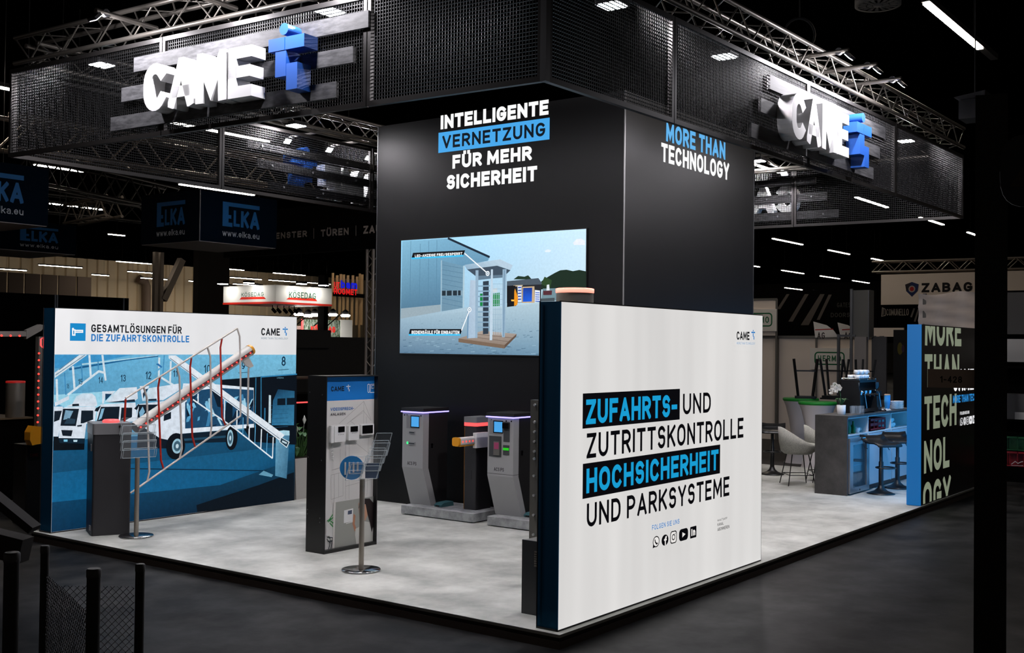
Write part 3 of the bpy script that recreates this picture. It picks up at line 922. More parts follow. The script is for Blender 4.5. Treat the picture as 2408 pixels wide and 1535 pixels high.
arm_lamp(REAR, 4.36, -.1, .7, 4.8, 'lamp over the rear sign seen under the canopy, nearest the blue cross')
arm_lamp(REAR, 5.15, -.1, .7, 4.8, 'lamp over the rear sign seen under the canopy, middle one')
arm_lamp(REAR, 5.95, -.1, .7, 4.8, 'lamp over the rear sign seen under the canopy, touching the tower edge')
arm_lamp(RIGHT, 2.75, -.1, .6, 4.8, 'lamp over the right-end sign seen from behind beside the tower')


# ================================================================= PICTURES: left lightbox print and video screen
def photo_mat(name, s=1.0, amount=.35, scale=22):
    """a photograph reproduced on lit fabric or LED tiles: inked polygons with fine photographic grain"""
    m = print_mat(name, s)
    nt = m.node_tree
    p = nt.nodes['Principled BSDF']
    a = [n for n in nt.nodes if n.type == 'ATTRIBUTE'][0]
    tc = nt.nodes.new('ShaderNodeTexCoord')
    nz = nt.nodes.new('ShaderNodeTexNoise')
    nz.inputs['Scale'].default_value = scale
    nz.inputs['Detail'].default_value = 8
    nz.inputs['Roughness'].default_value = .7
    mr = nt.nodes.new('ShaderNodeMapRange')
    mr.inputs['From Min'].default_value = .3
    mr.inputs['From Max'].default_value = .7
    mr.inputs['To Min'].default_value = s * (1 - amount)
    mr.inputs['To Max'].default_value = s * (1 + amount * .6)
    nt.links.new(tc.outputs['Object'], nz.inputs['Vector'])
    nt.links.new(nz.outputs['Fac'], mr.inputs['Value'])
    nt.links.new(mr.outputs['Result'], p.inputs['Emission Strength'])
    return m
photo_mat('photo_fabric', 1.0, .22, 18)
photo_mat('photo_led', 1.1, .08, 34)

lb = lightbox('lightbox_wall', 'white topped lightbox wall with a blue photo of parked trucks, behind the barrier', .0449, 3.3768, 6.3568, 6.573, 2.3277, None, 'navy_fabric')
YL = 6.3568
glow_material('lit_white_cool', (229, 229, 230), .82, .9, 1.0)
b = B().add([(.05, YL, .012), (3.371, YL, .012), (3.371, YL, 2.32), (.05, YL, 2.32)], [(0, 1, 2, 3)])
obj('lit_face', b, 'lit_white_cool', lb)
P = Print('Y', YL - .0008, -1)
SKY = (140, 200, 226)
def PG(pts, c): P.poly(pts, c)
# wall, road, dark gate area
(xl, zt), (xr, _) = [(0.064,1.843),(3.375,1.842)]
xl, xr, zb = .051, 3.37, .013
PG([(xl, zb), (xr, zb), (xr, zt), (xl, zt)], [(10, 56, 88), (8, 34, 54), (120, 190, 222), (96, 172, 214)])
PG([(xl, zb), (xr, zb)] + [(xr, .93), (xl, .95)], [(6, 48, 78), (5, 22, 34), (20, 78, 112), (22, 84, 122)])
PG([(xl, .32), (2.2, .30), (xr, .52), (xr, .70), (xl, .62)], [(16, 96, 142), (14, 88, 132), (12, 62, 94), (20, 84, 120), (20, 92, 136)])
PG([(1.877,0.014),(1.864,0.099),(2.139,0.145),(2.794,0.246),(3.362,0.356),(3.369,-0.004)], (5, 16, 26))
PG([(0.052,1.837),(0.968,1.838),(0.259,1.713),(0.055,1.7)], (58, 146, 200))
PG([(0.218,1.698),(1.303,1.834),(1.313,1.818),(0.359,1.72),(0.218,1.676)], (30, 92, 140))
PG([(0.358,1.746),(1.303,1.836),(1.303,1.83),(0.359,1.731)], (176, 214, 228))
PG([(0.523,1.128),(1.013,1.398),(1.067,1.46),(0.053,1.425),(0.054,1.351)], (150, 208, 230))
for q in ([(0.166,1.654),(0.187,1.421)], [(0.358,1.758),(0.376,1.537)], [(0.553,1.788),(0.56,1.672)], [(1.389,1.834),(1.374,1.599)]): P.line(q, .012, (62, 136, 184))
PG([(0.056,1.655),(0.331,1.837),(0.424,1.838),(0.057,1.599)], (214, 226, 234))
P.line([(0.065,1.629),(0.399,1.838)], .010, (120, 150, 170)); P.line([(0.104,1.684),(0.298,1.819)], .010, (90, 130, 160))
for q in ([(0.207,1.421),(0.564,1.663),(0.629,1.648)], [(0.449,1.838),(0.471,1.604)], [(0.604,1.838),(0.635,1.648),(0.649,1.563)], [(0.259,1.721),(0.285,1.467)], [(0.078,1.588),(0.09,1.364)], [(1.322,1.81),(1.319,1.503)], [(1.477,1.769),(1.472,1.524)], [(1.355,1.583),(1.541,1.482)]):
    P.line(q, .024, (208, 224, 234))
for s, q in (('16', [(0.192,1.485),(0.221,1.542)]), ('15', [(0.325,1.523),(0.372,1.587)]), ('14', [(0.562,1.532),(0.615,1.604)]), ('13', [(0.831,1.546),(0.895,1.625)]), ('12', [(1.146,1.566),(1.219,1.656)]), ('11', [(1.51,1.589),(1.567,1.666)]), ('10', [(1.937,1.629),(2.025,1.725)]), ('9', [(2.493,1.665),(2.544,1.761)]), ('8', [(3.121,1.702),(3.19,1.823)])):
    P.text(s, q[0], q[1], (14, 46, 70), .17, .18)
P.line([(3.069,1.651),(3.241,1.66)], .008, (50, 90, 110)); P.line([(2.441,1.623),(2.584,1.63)], .008, (50, 90, 110))
PG([(1.276,1.737),(1.305,1.745),(1.363,1.704),(1.344,1.692)], (40, 110, 170)); PG([(1.222,1.641),(1.343,1.705),(1.325,1.672),(1.231,1.617)], (96, 172, 214))
# dock doors on the right
PG([(2.184,1.545),(2.81,1.574),(3.376,1.597),(3.387,0.702),(2.667,0.782),(2.187,1.4)], (5, 14, 24))
P.text('CREMA', *[(3.048,1.545),(3.157,1.562)], (110, 160, 180), .16, .3)
for q, w in (([(2.712,1.562),(2.711,0.964)], .014), ([(2.793,1.578),(2.804,0.995)], .016), ([(2.861,1.187),(2.861,1.036)], .02)): P.line(q, w, (44, 112, 150))
P.line([(2.799,1.571),(3.378,1.596)], .016, (50, 130, 176))
PG([(2.972,0.969),(2.989,1.272),(3.068,1.413),(3.343,1.383),(3.34,0.951)], [(44, 112, 152), (30, 84, 120), (20, 56, 84), (36, 92, 126), (56, 126, 164)])
for z in range(8): P.line([(2.93, 1.215 - .055 * z), (3.24, 1.215 - .055 * z)], .005, (34, 86, 118))
PG([(3.059,1.296),(3.189,1.297),(3.193,1.211),(3.058,1.214)], (8, 22, 34)); PG([(3.213,1.299),(3.345,1.297),(3.347,1.21),(3.214,1.212)], (8, 22, 34))
PG([(2.92,1.345),(2.953,1.34),(2.96,0.996),(2.919,0.998)], (200, 220, 228))
# trucks, left to right
TW = (214, 224, 236); TG = (12, 26, 38)
PG([(0.054,1.347),(0.215,1.413),(0.218,1.375),(0.059,1.306)], TW); PG([(0.047,1.306),(0.144,1.303),(0.157,1.28),(0.102,0.995),(0.047,0.998)], TW); PG([(0.054,1.26),(0.138,1.26),(0.11,1.166),(0.05,1.147)], TG)
PG([(0.049,0.998),(0.408,0.963),(0.402,0.838),(0.052,0.854)], (6, 14, 22))
PG([(0.603,1.448),(0.762,1.448),(0.722,1.406),(0.643,1.405),(0.623,1.316),(0.606,1.317)], TW); PG([(0.64,1.422),(0.721,1.418),(0.644,1.347)], (20, 60, 92))
PG([(0.185,1.301),(0.258,1.329),(0.298,1.407),(0.373,1.433),(0.483,1.428),(0.522,1.396),(0.547,1.311),(0.537,1.292)], [TW, TW, (176, 208, 226), (196, 218, 232), TW, TW, TW, TW])
PG([(0.254,1.325),(0.33,1.326),(0.334,1.302),(0.255,1.301)], TG)
PG([(0.157,1.293),(0.52,1.291),(0.539,1.265),(0.523,1.128),(0.421,1.11),(0.403,0.957),(0.106,0.979),(0.118,1.088),(0.145,1.273)], TW)
PG([(0.149,1.28),(0.333,1.272),(0.3,1.093),(0.124,1.105)], TG); PG([(0.177,1.264),(0.268,1.252),(0.228,1.176),(0.155,1.164)], (120, 160, 186)); PG([(0.204,1.181),(0.295,1.165),(0.286,1.117),(0.164,1.123)], (36, 60, 78))
PG([(0.36,1.253),(0.499,1.248),(0.501,1.152),(0.388,1.119),(0.354,1.117)], TG)
PG([(0.133,1.061),(0.264,1.05),(0.249,0.989),(0.15,1)], (16, 26, 38)); PG([(0.106,0.979),(0.403,0.957),(0.405,0.902),(0.119,0.927)], (14, 36, 52)); PG([(0.163,0.96),(0.207,0.958),(0.207,0.935),(0.164,0.938)], (120, 190, 220)); PG([(0.273,0.95),(0.321,0.947),(0.316,0.926),(0.276,0.929)], (190, 222, 236))
PG([(0.313,1.099),(0.371,1.105),(0.367,1.086),(0.317,1.085)], (30, 40, 52))
PG([(0.64,1.339),(0.813,1.478),(1.03,1.485),(1.046,1.358),(1.014,1.339),(0.719,1.325)], [(190, 214, 230), (206, 222, 234), TW, TW, TW, TW]); PG([(0.64,1.327),(1.005,1.352),(1.012,1.323),(0.834,1.323)], (18, 40, 60))
PG([(0.588,1.31),(1.015,1.315),(1.051,1.111),(0.874,1.104),(0.541,1.112),(0.548,1.265)], TW)
PG([(0.589,1.283),(0.819,1.278),(0.807,1.115),(0.542,1.127)], TG); PG([(0.598,1.263),(0.634,1.268),(0.6,1.159),(0.562,1.142)], (130, 180, 208)); PG([(0.84,1.266),(0.975,1.261),(0.974,1.158),(0.874,1.12),(0.829,1.122)], TG)
PG([(0.512,1.242),(0.531,1.273),(0.59,1.298),(0.572,1.264),(0.555,1.234)], TG)
PG([(1.066,1.496),(1.187,1.493),(1.178,1.47),(1.128,1.411),(1.107,1.324)], TW); PG([(1.141,1.458),(1.174,1.466),(1.111,1.356),(1.107,1.411)], (18, 44, 66))
PG([(1.105,1.33),(1.183,1.469),(1.531,1.507),(1.591,1.514),(1.592,1.44),(1.375,1.33),(1.332,1.331)], [(180, 208, 226), (200, 220, 232), TW, TW, TW, TW, TW]); PG([(1.179,1.349),(1.286,1.35),(1.289,1.326),(1.179,1.325)], (24, 46, 66))
PG([(1.034,1.294),(1.389,1.321),(1.593,1.415),(1.603,0.889),(1.437,0.882),(1.34,0.904),(1.047,1.088)], TW)
PG([(1.061,1.29),(1.323,1.283),(1.148,1.115),(1.037,1.112)], TG); PG([(1.063,1.206),(1.108,1.268),(1.137,1.211),(1.083,1.126)], (120, 170, 200)); PG([(1.388,1.161),(1.529,1.214),(1.531,1.13),(1.384,1.094)], TG); PG([(0.998,1.248),(1.052,1.298),(1.066,1.289),(1.035,1.231)], TG)
PG([(1.056,1.079),(1.34,0.904),(1.437,0.882),(1.438,0.784),(1.043,0.81)], (10, 22, 34))
PG([(1.481,1.222),(1.607,1.254),(1.624,0.937),(1.545,0.949),(1.487,0.903)], TW)
PG([(1.597,1.271),(1.642,1.513),(2.08,1.496),(2.675,1.44),(2.689,0.956),(1.604,0.939)], (220, 230, 240))
PG([(1.671,1.293),(1.895,1.432),(2.123,1.452),(2.672,1.412),(2.686,1),(1.677,0.995)], (26, 70, 104))
rr = random.Random(3)
for k in range(90):
    x = rr.uniform(.75, 2.62); z = rr.uniform(.93, 1.42) + (x - 1.5) * .04
    a = rr.uniform(.02, .07); hgt = rr.uniform(.05, .2); sl = rr.uniform(-.08, .1)
    c = rr.choice([(120, 186, 220), (60, 128, 172), (10, 30, 50), (86, 156, 196), (12, 44, 70), (160, 208, 230), (8, 24, 40)])
    (x0, z0), (x1, z1), (x2, z2) = [(1.692,1.007),(2.667,1.387),(1.687,1.247)]
    q = clip([(x, z), (x + a, z + .01), (x + a + sl, z + hgt), (x + sl, z + hgt - .01)], x0, x1, z0, z1 - .02)
    if q: PG(q, c)
PG([(2.039,1.437),(2.187,1.408),(2.212,1.211),(2.127,1.231)], (8, 26, 42)); PG([(2.253,1.278),(2.35,1.258),(2.355,1.008),(2.237,1.005)], (10, 30, 46))
PG([(1.594,0.938),(2.367,0.947),(2.397,0.799),(1.596,0.831)], (9, 28, 42)); PG([(1.615,0.88),(2.261,0.884),(2.261,0.858),(1.615,0.855)], (30, 70, 94))
def wheel(c, rx, rz, hx, hrx, hrz):
    P.disc(c[0], c[1], rx, rz, (8, 14, 22)); P.disc(hx, c[1], hrx, hrz, (150, 190, 208)); P.disc(hx, c[1], hrx * .7, hrz * .7, (60, 92, 110)); P.disc(hx, c[1], hrx * .3, hrz * .3, (190, 214, 226))
c = [(1.548,0.802)][0]; wheel(c, .13, .15, c[0] + .02, .07, .085)
c = [(2.343,0.849)][0]; wheel(c, .09, .145, c[0] - .02, .045, .1)
# pictured barrier with its long white arm and rail skirt
PG([(3.032,0.849),(3.257,0.841),(3.22,0.287),(3.031,0.34)], [(104, 158, 188), (70, 120, 150), (60, 110, 140), (84, 140, 170)]); PG([(3.02,0.89),(3.161,0.898),(3.256,0.887),(3.258,0.828),(3.032,0.84)], (170, 212, 228))
P.line([(-0.152,0.721),(0.466,0.642),(2.062,0.492),(2.893,0.414)][1:], .012, (8, 40, 62))
for q in ([(1.775,1.325),(2.411,0.946),(2.982,0.56)], [(1.845,1.392),(1.847,1.29)], [(2.036,1.403),(2.034,1.174)], [(2.229,1.313),(2.231,1.048)], [(2.419,1.177),(2.416,0.951)], [(2.608,0.96),(2.606,0.81)], [(2.8,0.933),(2.793,0.685)], [(2.989,0.821),(2.982,0.56)]): P.line(q, .017, (222, 232, 240))
for q in ([(2.512,1.087),(2.51,0.879)], [(2.703,0.982),(2.697,0.761)], [(2.893,0.875),(2.886,0.634)]): P.line(q, .012, (90, 160, 202))
PG([(1.43,1.834),(1.527,1.834),(3.174,0.837),(3.092,0.772),(1.431,1.802)], (222, 230, 238)); P.line([(1.45,1.802),(3.092,0.797)], .008, (90, 110, 130))
PG([(3.109,0.816),(3.259,0.746),(3.213,0.673),(3.09,0.755)], (222, 234, 240)); PG([(3.118,0.805),(3.242,0.744),(3.208,0.688),(3.102,0.756)], (28, 56, 72)); P.line([(3.134,0.763),(3.212,0.731)], .022, (190, 210, 220))
PG([(2.766,0.376),(2.842,0.419),(2.997,0.356),(2.972,0.329)], (96, 150, 176))
obj('photo_print', P.b, 'photo_fabric', lb)
P = Print('Y', YL - .0007, -1)
P.rect([(0.221,1.986),(0.402,2.17)], (20, 136, 200))
for q in ([(0.252,2.046),(0.25,2.099),(0.276,2.1),(0.277,2.046),(0.252,2.046)], [(0.276,2.095),(0.366,2.096),(0.366,2.078),(0.277,2.076)]): P.line(q, .014, (240, 244, 246))
P.disc(*[(0.254,2.11)][0], .012, .012, (240, 244, 246))
P.text('GESAMTLÖSUNGEN FÜR', *[(0.467,2.079),(1.616,2.164)], (14, 16, 22), .2, .16)
P.text('DIE ZUFAHRTSKONTROLLE', *[(0.466,1.983),(1.719,2.061)], (30, 118, 190), .2, .16)
P.text('CAME', *[(2.786,2.08),(3.085,2.171)], (14, 16, 22), .2, .14)
logo_mark(P, *[(3.129,2.082),(3.215,2.193)], (34, 126, 196))
P.text('MORE THAN TECHNOLOGY', *[(2.787,2.034),(3.216,2.058)], (120, 140, 156), .14, .3)
obj('printed_lettering', P.b, 'backlit_print', lb)

# ---- LED video screen on the tower
sc = thing('video_screen', 'LED video screen on the black tower showing a full-height turnstile on a pallet', 'screen', (4.03, 3.81, 1.88))
b = B()
(sy1, sz1), (sy0, _), (_, sz0) = [(5.186,3.292),(2.424,3.279),(5.197,1.879)]
b.box(4.030, 4.046, sy0 - .012, sy1 + .012, sz0 - .012, sz1 + .012)
obj('screen_bezel', b, 'black_paint', sc)
P = Print('X', 4.0297, -1)
def SG(pts, c): P.poly(pts, c)
SG([(sy1, sz0), (sy0, sz0), (sy0, sz1), (sy1, sz1)], [(120, 168, 196), (190, 214, 226), (206, 236, 255), (150, 214, 250)])
SG([(sy1, sz0)] + [(5.184,2.31),(4.51,2.401),(4.081,2.446),(3.493,2.444),(3.025,2.491),(2.418,2.517)] + [(sy0, sz0)], [(92, 124, 150), (150, 178, 196), (150, 178, 196), (168, 196, 212), (180, 204, 218), (176, 200, 214), (180, 204, 216), (110, 146, 170)])
rr = random.Random(5)
for k in range(170):
    t = rr.random(); z = sz0 + (.42 * t ** 1.3) * 1.05; y = rr.uniform(sy0 + .2, sy1 - .05)
    w = .02 + .05 * (1 - t)
    P.raw([(y, z), (y - w, z + .004), (y - w, z + .012), (y, z + .008)], rr.choice([(70, 100, 122), (96, 128, 150), (150, 182, 200)]))
SG([(5.167,3.284),(4.393,3.283),(3.778,3.035),(3.798,2.989),(4.159,2.942),(4.152,2.445),(4.511,2.476),(5.177,2.439)], [(130, 184, 212), (120, 172, 202), (108, 158, 188), (104, 152, 182), (100, 146, 176), (92, 134, 162), (84, 124, 152), (84, 124, 150)])
for q in ([(5.024,3.28),(5.025,2.446)], [(4.867,3.238),(4.869,2.456)], [(4.727,3.266),(4.726,2.465)], [(4.597,3.271),(4.593,2.475)]): P.line(q, .006, (84, 128, 156))
P.line([(4.422,3.285),(3.774,3.03)], .026, (26, 40, 56))
SG([(5.177,2.439),(4.511,2.48),(4.51,2.396),(5.182,2.31)], (150, 168, 178))
SG([(4.511,3.015),(4.179,2.94),(4.177,2.434),(4.51,2.396)], [(104, 146, 172), (112, 152, 176), (110, 146, 168), (108, 142, 164)])
for k in range(9): P.line([[(4.51,2.965)][0], [(4.179,2.909)][0]][0:2] if k == 0 else [(q[0], q[1] - .058 * k) for q in [(4.51,2.965),(4.179,2.909)]], .005, (84, 122, 148))
SG([(4.511,2.65),(4.18,2.645),(4.179,2.585),(4.511,2.585)], (130, 160, 178))
for q in ([(4.505,2.648),(4.444,2.648),(4.443,2.587),(4.504,2.587)], [(4.427,2.647),(4.349,2.647),(4.348,2.586),(4.426,2.586)], [(4.331,2.646),(4.266,2.646),(4.265,2.585),(4.33,2.587)], [(4.251,2.646),(4.209,2.645),(4.208,2.586),(4.25,2.586)]): SG(q, (34, 48, 58))
P.line([(4.517,3.021),(4.513,2.396)], .02, (150, 182, 200)); P.line([(4.164,2.942),(4.163,2.442)], .026, (170, 198, 212))
SG([(3.039,2.632),(3.022,2.725),(2.927,2.775),(2.839,2.814),(2.765,2.842),(2.678,2.846),(2.592,2.827),(2.507,2.838),(2.417,2.819),(2.414,2.618)], (26, 44, 32)); SG([(3.027,2.694),(2.978,2.776),(2.876,2.732),(2.9,2.639)], (44, 70, 40)); SG([(3.418,2.757),(3.353,2.795),(3.261,2.784),(3.209,2.799),(3.157,2.75)], (30, 52, 38))
SG([(3.001,2.641),(2.415,2.639),(2.413,2.512),(3.025,2.496)], (112, 140, 150)); SG([(2.995,2.615),(2.872,2.616),(2.876,2.566),(2.994,2.566)], (84, 44, 52)); SG([(2.945,2.682),(2.913,2.686),(2.906,2.618),(2.95,2.617)], (224, 232, 238)); SG([(3.025,2.527),(2.836,2.534),(2.835,2.495),(3.025,2.494)], (70, 80, 86))
SG([(3.513,2.738),(3.064,2.762),(3.012,2.702),(3.027,2.684),(3.513,2.676)], (74, 86, 98)); SG([(3.513,2.685),(3.021,2.689),(3.025,2.491),(3.51,2.482)], (36, 38, 44))
SG([(3.417,2.688),(3.286,2.69),(3.285,2.674),(3.417,2.674)], (190, 170, 140)); SG([(3.358,2.681),(3.299,2.68),(3.296,2.491),(3.351,2.49)], (220, 228, 236))
for k in range(5): P.line([(q[0], q[1] - .034 * k) for q in [(3.351,2.66),(3.304,2.661)]], .014, (40, 70, 170))
SG([(3.291,2.667),(3.117,2.67),(3.114,2.481),(3.291,2.481)], (196, 170, 136)); SG([(3.277,2.654),(3.148,2.655),(3.151,2.496),(3.28,2.494)], [(24, 60, 150), (20, 52, 140), (30, 96, 220), (30, 90, 214)])
SG([(3.11,2.628),(3.039,2.619),(3.038,2.494),(3.112,2.489)], (226, 232, 240))
for k in range(5): P.line([(q[0], q[1] - .024 * k) for q in [(3.103,2.596),(3.044,2.593)]], .010, (60, 100, 200))
SG([(3.503,2.682),(3.388,2.684),(3.372,2.448),(3.507,2.437)], (18, 18, 22)); SG([(3.393,2.65),(3.347,2.548),(3.356,2.461),(3.403,2.446),(3.403,2.618)], (232, 146, 30)); SG([(3.448,2.523),(3.402,2.521),(3.404,2.502),(3.444,2.504)], (250, 190, 80))
SG([(3.731,2.598),(3.616,2.607),(3.614,2.451),(3.729,2.447)], (20, 130, 66)); SG([(3.732,2.657),(3.651,2.661),(3.65,2.613),(3.731,2.609)], (200, 210, 214)); SG([(3.909,2.602),(3.868,2.601),(3.866,2.443),(3.907,2.439)], (20, 130, 66))
# turnstile
SG([(4.231,2.067),(3.868,2.16),(3.362,2.124),(3.534,1.991)], [(150, 134, 122), (172, 160, 150), (160, 148, 140), (140, 124, 112)]); SG([(4.231,2.067),(3.534,1.995),(3.537,1.953),(4.23,2.023)], (120, 100, 84)); SG([(3.534,1.995),(3.362,2.124),(3.367,2.094),(3.537,1.953)], (98, 80, 68))
for q in ([(4.104,2.094),(3.474,2.034)], [(3.992,2.122),(3.422,2.077)]): P.line(q, .006, (110, 96, 86))
SG([(3.866,2.745),(3.778,2.75),(3.775,2.124),(3.857,2.118)], (46, 60, 74))
for k in range(9): P.line([(q[0], q[1] - .0575 * k * 1.065) for q in [(3.938,2.69),(3.76,2.69)]], .016, (132, 164, 188))
for k in range(7): P.line([(3.712,2.7),(3.709,2.113)] if k == 0 else [(q[0] - .026 * k, q[1]) for q in [(3.712,2.7),(3.709,2.113)]], .006, (190, 210, 224))
for k in range(10): P.line([(q[0], q[1] - .06 * k) for q in [(3.726,2.711),(3.55,2.707)]], .005, (150, 178, 198))
SG([(4.108,2.894),(3.654,2.924),(3.457,2.864),(3.538,2.805),(3.961,2.802)], (62, 78, 94)); SG([(3.958,2.813),(3.539,2.814),(3.551,2.782),(3.713,2.776),(3.946,2.762)], (96, 120, 140))
SG([(4.055,2.767),(3.96,2.758),(3.964,2.075),(4.087,2.068)], [(172, 192, 212), (180, 200, 218), (170, 192, 212), (160, 184, 206)]); P.line([(4.081,2.435),(4.087,2.068)], .02, (110, 146, 176))
for q in ([(3.976,2.881),(3.932,2.88),(3.936,2.075),(3.972,2.075)], [(3.572,2.879),(3.515,2.879),(3.528,2.085),(3.571,2.085)]): SG(q, (146, 174, 196))
SG([(3.745,2.884),(3.715,2.883),(3.714,2.049),(3.752,2.049)], (188, 208, 224)); P.line([(3.546,2.867),(3.547,2.092)], .01, (100, 132, 158))
SG([(4.148,2.95),(3.611,2.998),(3.426,2.921),(3.457,2.867),(3.653,2.924),(4.108,2.894)], [(150, 180, 202), (186, 208, 224), (196, 214, 228), (168, 192, 210), (176, 200, 216), (140, 170, 194)])
SG([(3.622,2.996),(3.426,2.921),(3.457,2.867),(3.621,2.928)], (180, 202, 220))
for q, s, t in (([(4.974,3.129),(4.14,3.126),(4.168,3.062),(5,3.06)], 'LED-ANZEIGE FREI/GESPERRT', [(4.943,3.071),(4.179,3.105)]), ([(5.004,2.181),(4.167,2.18),(4.195,2.111),(5.027,2.109)], 'BEDIENSÄULE FÜR EINBAUTEN', [(4.978,2.119),(4.208,2.162)])):
    SG(q, (8, 10, 16)); P.line([q[3], q[2]], .02, (60, 190, 240)); P.text(s, *t, (245, 248, 250), .24, .14)
P.line([(4.145,3.09),(3.796,2.843)], .014, (240, 244, 248)); P.line([(4.176,2.162),(4.058,2.4)], .014, (240, 244, 248))
for q in [(3.788,2.836),(4.056,2.411)]: P.disc(q[0], q[1], .03, .03, (240, 244, 248)); P.disc(q[0], q[1], .018, .018, (120, 150, 170)); P.disc(q[0], q[1], .010, .010, (240, 244, 248))
SG([(2.583,3.144),(2.535,3.182),(2.474,3.184),(2.426,3.157),(2.425,3.111),(2.571,3.117)], (232, 238, 248)); SG([(2.969,3.068),(2.931,3.085),(2.88,3.074),(2.893,3.052),(2.956,3.052)], (226, 238, 248))
obj('screen_picture', P.b, 'photo_led', sc)


# ================================================================= OBJECTS ON THE STAND
mat('cabinet_charcoal', (38, 37, 40), .5)
mat('cap_grey', (118, 118, 120), .45)
mat('boom_white', (214, 212, 206), .4)
mat('rail_white', (222, 214, 206), .45)
mat('rail_red', (196, 40, 22), .45)
mat('boom_yellow', (236, 160, 30), .45)
mat('led_red', (255, 40, 40), .4, emit=(255, 60, 50), strength=2.2)
mat('led_red_glow', (255, 60, 60), .4, emit=(255, 84, 84), strength=1.3)
mat('led_strip_dark', (110, 60, 62), .5)
mat('steel_brushed', (172, 164, 152), .36, .7)
mat('steel_polished', (190, 190, 190), .16, 1.0)
mat('steel_grey', (120, 118, 112), .42, .5)
mat('acrylic', (226, 236, 240), .08, alpha=.014, spec=.5)
mat('acrylic_edge', (200, 212, 216), .15, alpha=.4)
mat('black_satin', (14, 14, 15), .4)
mat('kiosk_grey', (158, 158, 158), .5)
mat('kiosk_edge', (132, 132, 134), .5)
mat('kiosk_black', (28, 27, 28), .5)
mat('recess_dark', (60, 62, 64), .5)
mat('led_violet', (120, 110, 255), .4, emit=(150, 140, 255), strength=2.6)
mat('lcd_blue', (30, 120, 200), .3, emit=(84, 168, 222), strength=.75)
mat('lcd_black', (6, 6, 8), .2)
mat('led_green', (40, 220, 110), .4, emit=(60, 235, 130), strength=1.2)
mat('concrete_block', (120, 122, 124), .8, noise=(7, (176, 178, 178), .35, .7), bump=.5)
mat('teal_plastic', (52, 92, 98), .5)
mat('intercom_white', (226, 226, 224), .4)
mat('brass_strip', (150, 104, 52), .4, .5)

# ---- barrier with boom and hanging rail skirt, left
ang = math.atan2(-.158, .338)
bc = (.37, 6.02)
bt = thing('barrier_cabinet', 'charcoal barrier cabinet with grey cap and long raised boom before the truck photo', 'barrier', (.215, 5.895, 0), ang)
W_, D_ = .375, .42
b = B().bbox(0, W_, 0, D_, 0, 1.03, .02)
obj('cabinet_body', b, 'cabinet_charcoal', bt, local=True)
b = B().bbox(-.006, W_ + .006, -.006, D_ + .006, 1.03, 1.142, .025)
o = obj('cabinet_cap', b, 'cap_grey', bt, local=True)
obj('lock_knob', B().tube([(.26, -.004, 1.11), (.26, -.014, 1.11)], .013, 12), 'black_satin', o, local=True)
obj('beacon_lamp', B().lathe([(.085, 1.142), (.085, 1.16), (.07, 1.172)], .2, .2, 20), 'led_red_glow', bt, local=True)
obj('door_hinge', B().box(-.012, .0, .06, .11, .86, .93).box(-.012, 0, .06, .11, .05, .1), 'kiosk_edge', bt, local=True)
bo = obj('boom_tube', B().tube([(.60, 5.75, 1.09), (2.10, 5.75, 1.895)], .062, 14), 'boom_white', bt)
d = Vector((2.10 - .60, 0, 1.895 - 1.09)).normalized()
obj('boom_end_cap', B().tube([(2.10, 5.75, 1.895), (2.10 + d.x * .035, 5.75, 1.895 + d.z * .035)], [.066, .06], 14), 'boom_yellow', bo)
u = Vector((-d.z, 0, d.x))
b = B()
c0 = Vector((.60, 5.69, 1.085)); c1 = Vector((2.10, 5.69, 1.89))
b.bar(c0, c1, .008, .03)
obj('led_channel', b, 'led_strip_dark', bo)
b = B()
for k in range(23):
    q = c0 + (c1 - c0) * ((k + .4) / 23)
    b.tube([q + Vector((0, -.003, 0)), q + Vector((0, -.012, 0))], .0085, 8)
lo = obj('led_lights', b, 'led_red', bo)
def rail(name, pts, m, r=.011):
    obj(name, B().tube([(x, 5.672, z) for x, z in pts], r, 6), m, bt)
rail('upper_rail', [(0.432,1.405),(1.856,2.147)], 'rail_white')
rail('lower_rail', [(0.508,0.43),(1.921,1.16)], 'rail_white')
for q in ([(1.856,2.147),(1.892,2.058),(1.915,1.586),(1.921,1.166)], [(1.45,1.928),(1.489,1.831),(1.521,1.063),(1.508,0.958)], [(1.054,1.711),(1.087,1.617),(1.133,0.842),(1.11,0.749)], [(0.646,1.51),(0.685,1.405),(0.731,0.634),(0.708,0.536)]):
    rail('skirt_rod', q, 'rail_white')
for q in ([(0.433,1.396),(0.424,1.167)], [(1.645,2.027),(1.625,1.929),(1.662,1.163),(1.708,1.071)], [(1.239,1.814),(1.224,1.719),(1.266,0.971),(1.304,0.856)], [(0.84,1.612),(0.821,1.502),(0.871,0.741),(0.903,0.654)]):
    rail('skirt_rod', q, 'rail_red')
b = B().prism([(2,1.788),(2.088,1.814),(2.156,1.719),(2.107,1.699),(2.043,1.729)], 'y', 5.735, 5.765)
obj('boom_bracket', b, 'rail_white', bt)
(x0, z0), (x1, z1) = [(2.092,1.699),(2.105,1.033)]
o = obj('support_rod', B().tube([(x0, 5.75, z0), (x0, 5.75, z1)], .011, 8), 'rail_white', bt)
obj('rod_foot', B().tube([(x0, 5.75, z1), (x0, 5.75, z1 - .03)], .016, 8), 'black_satin', o)

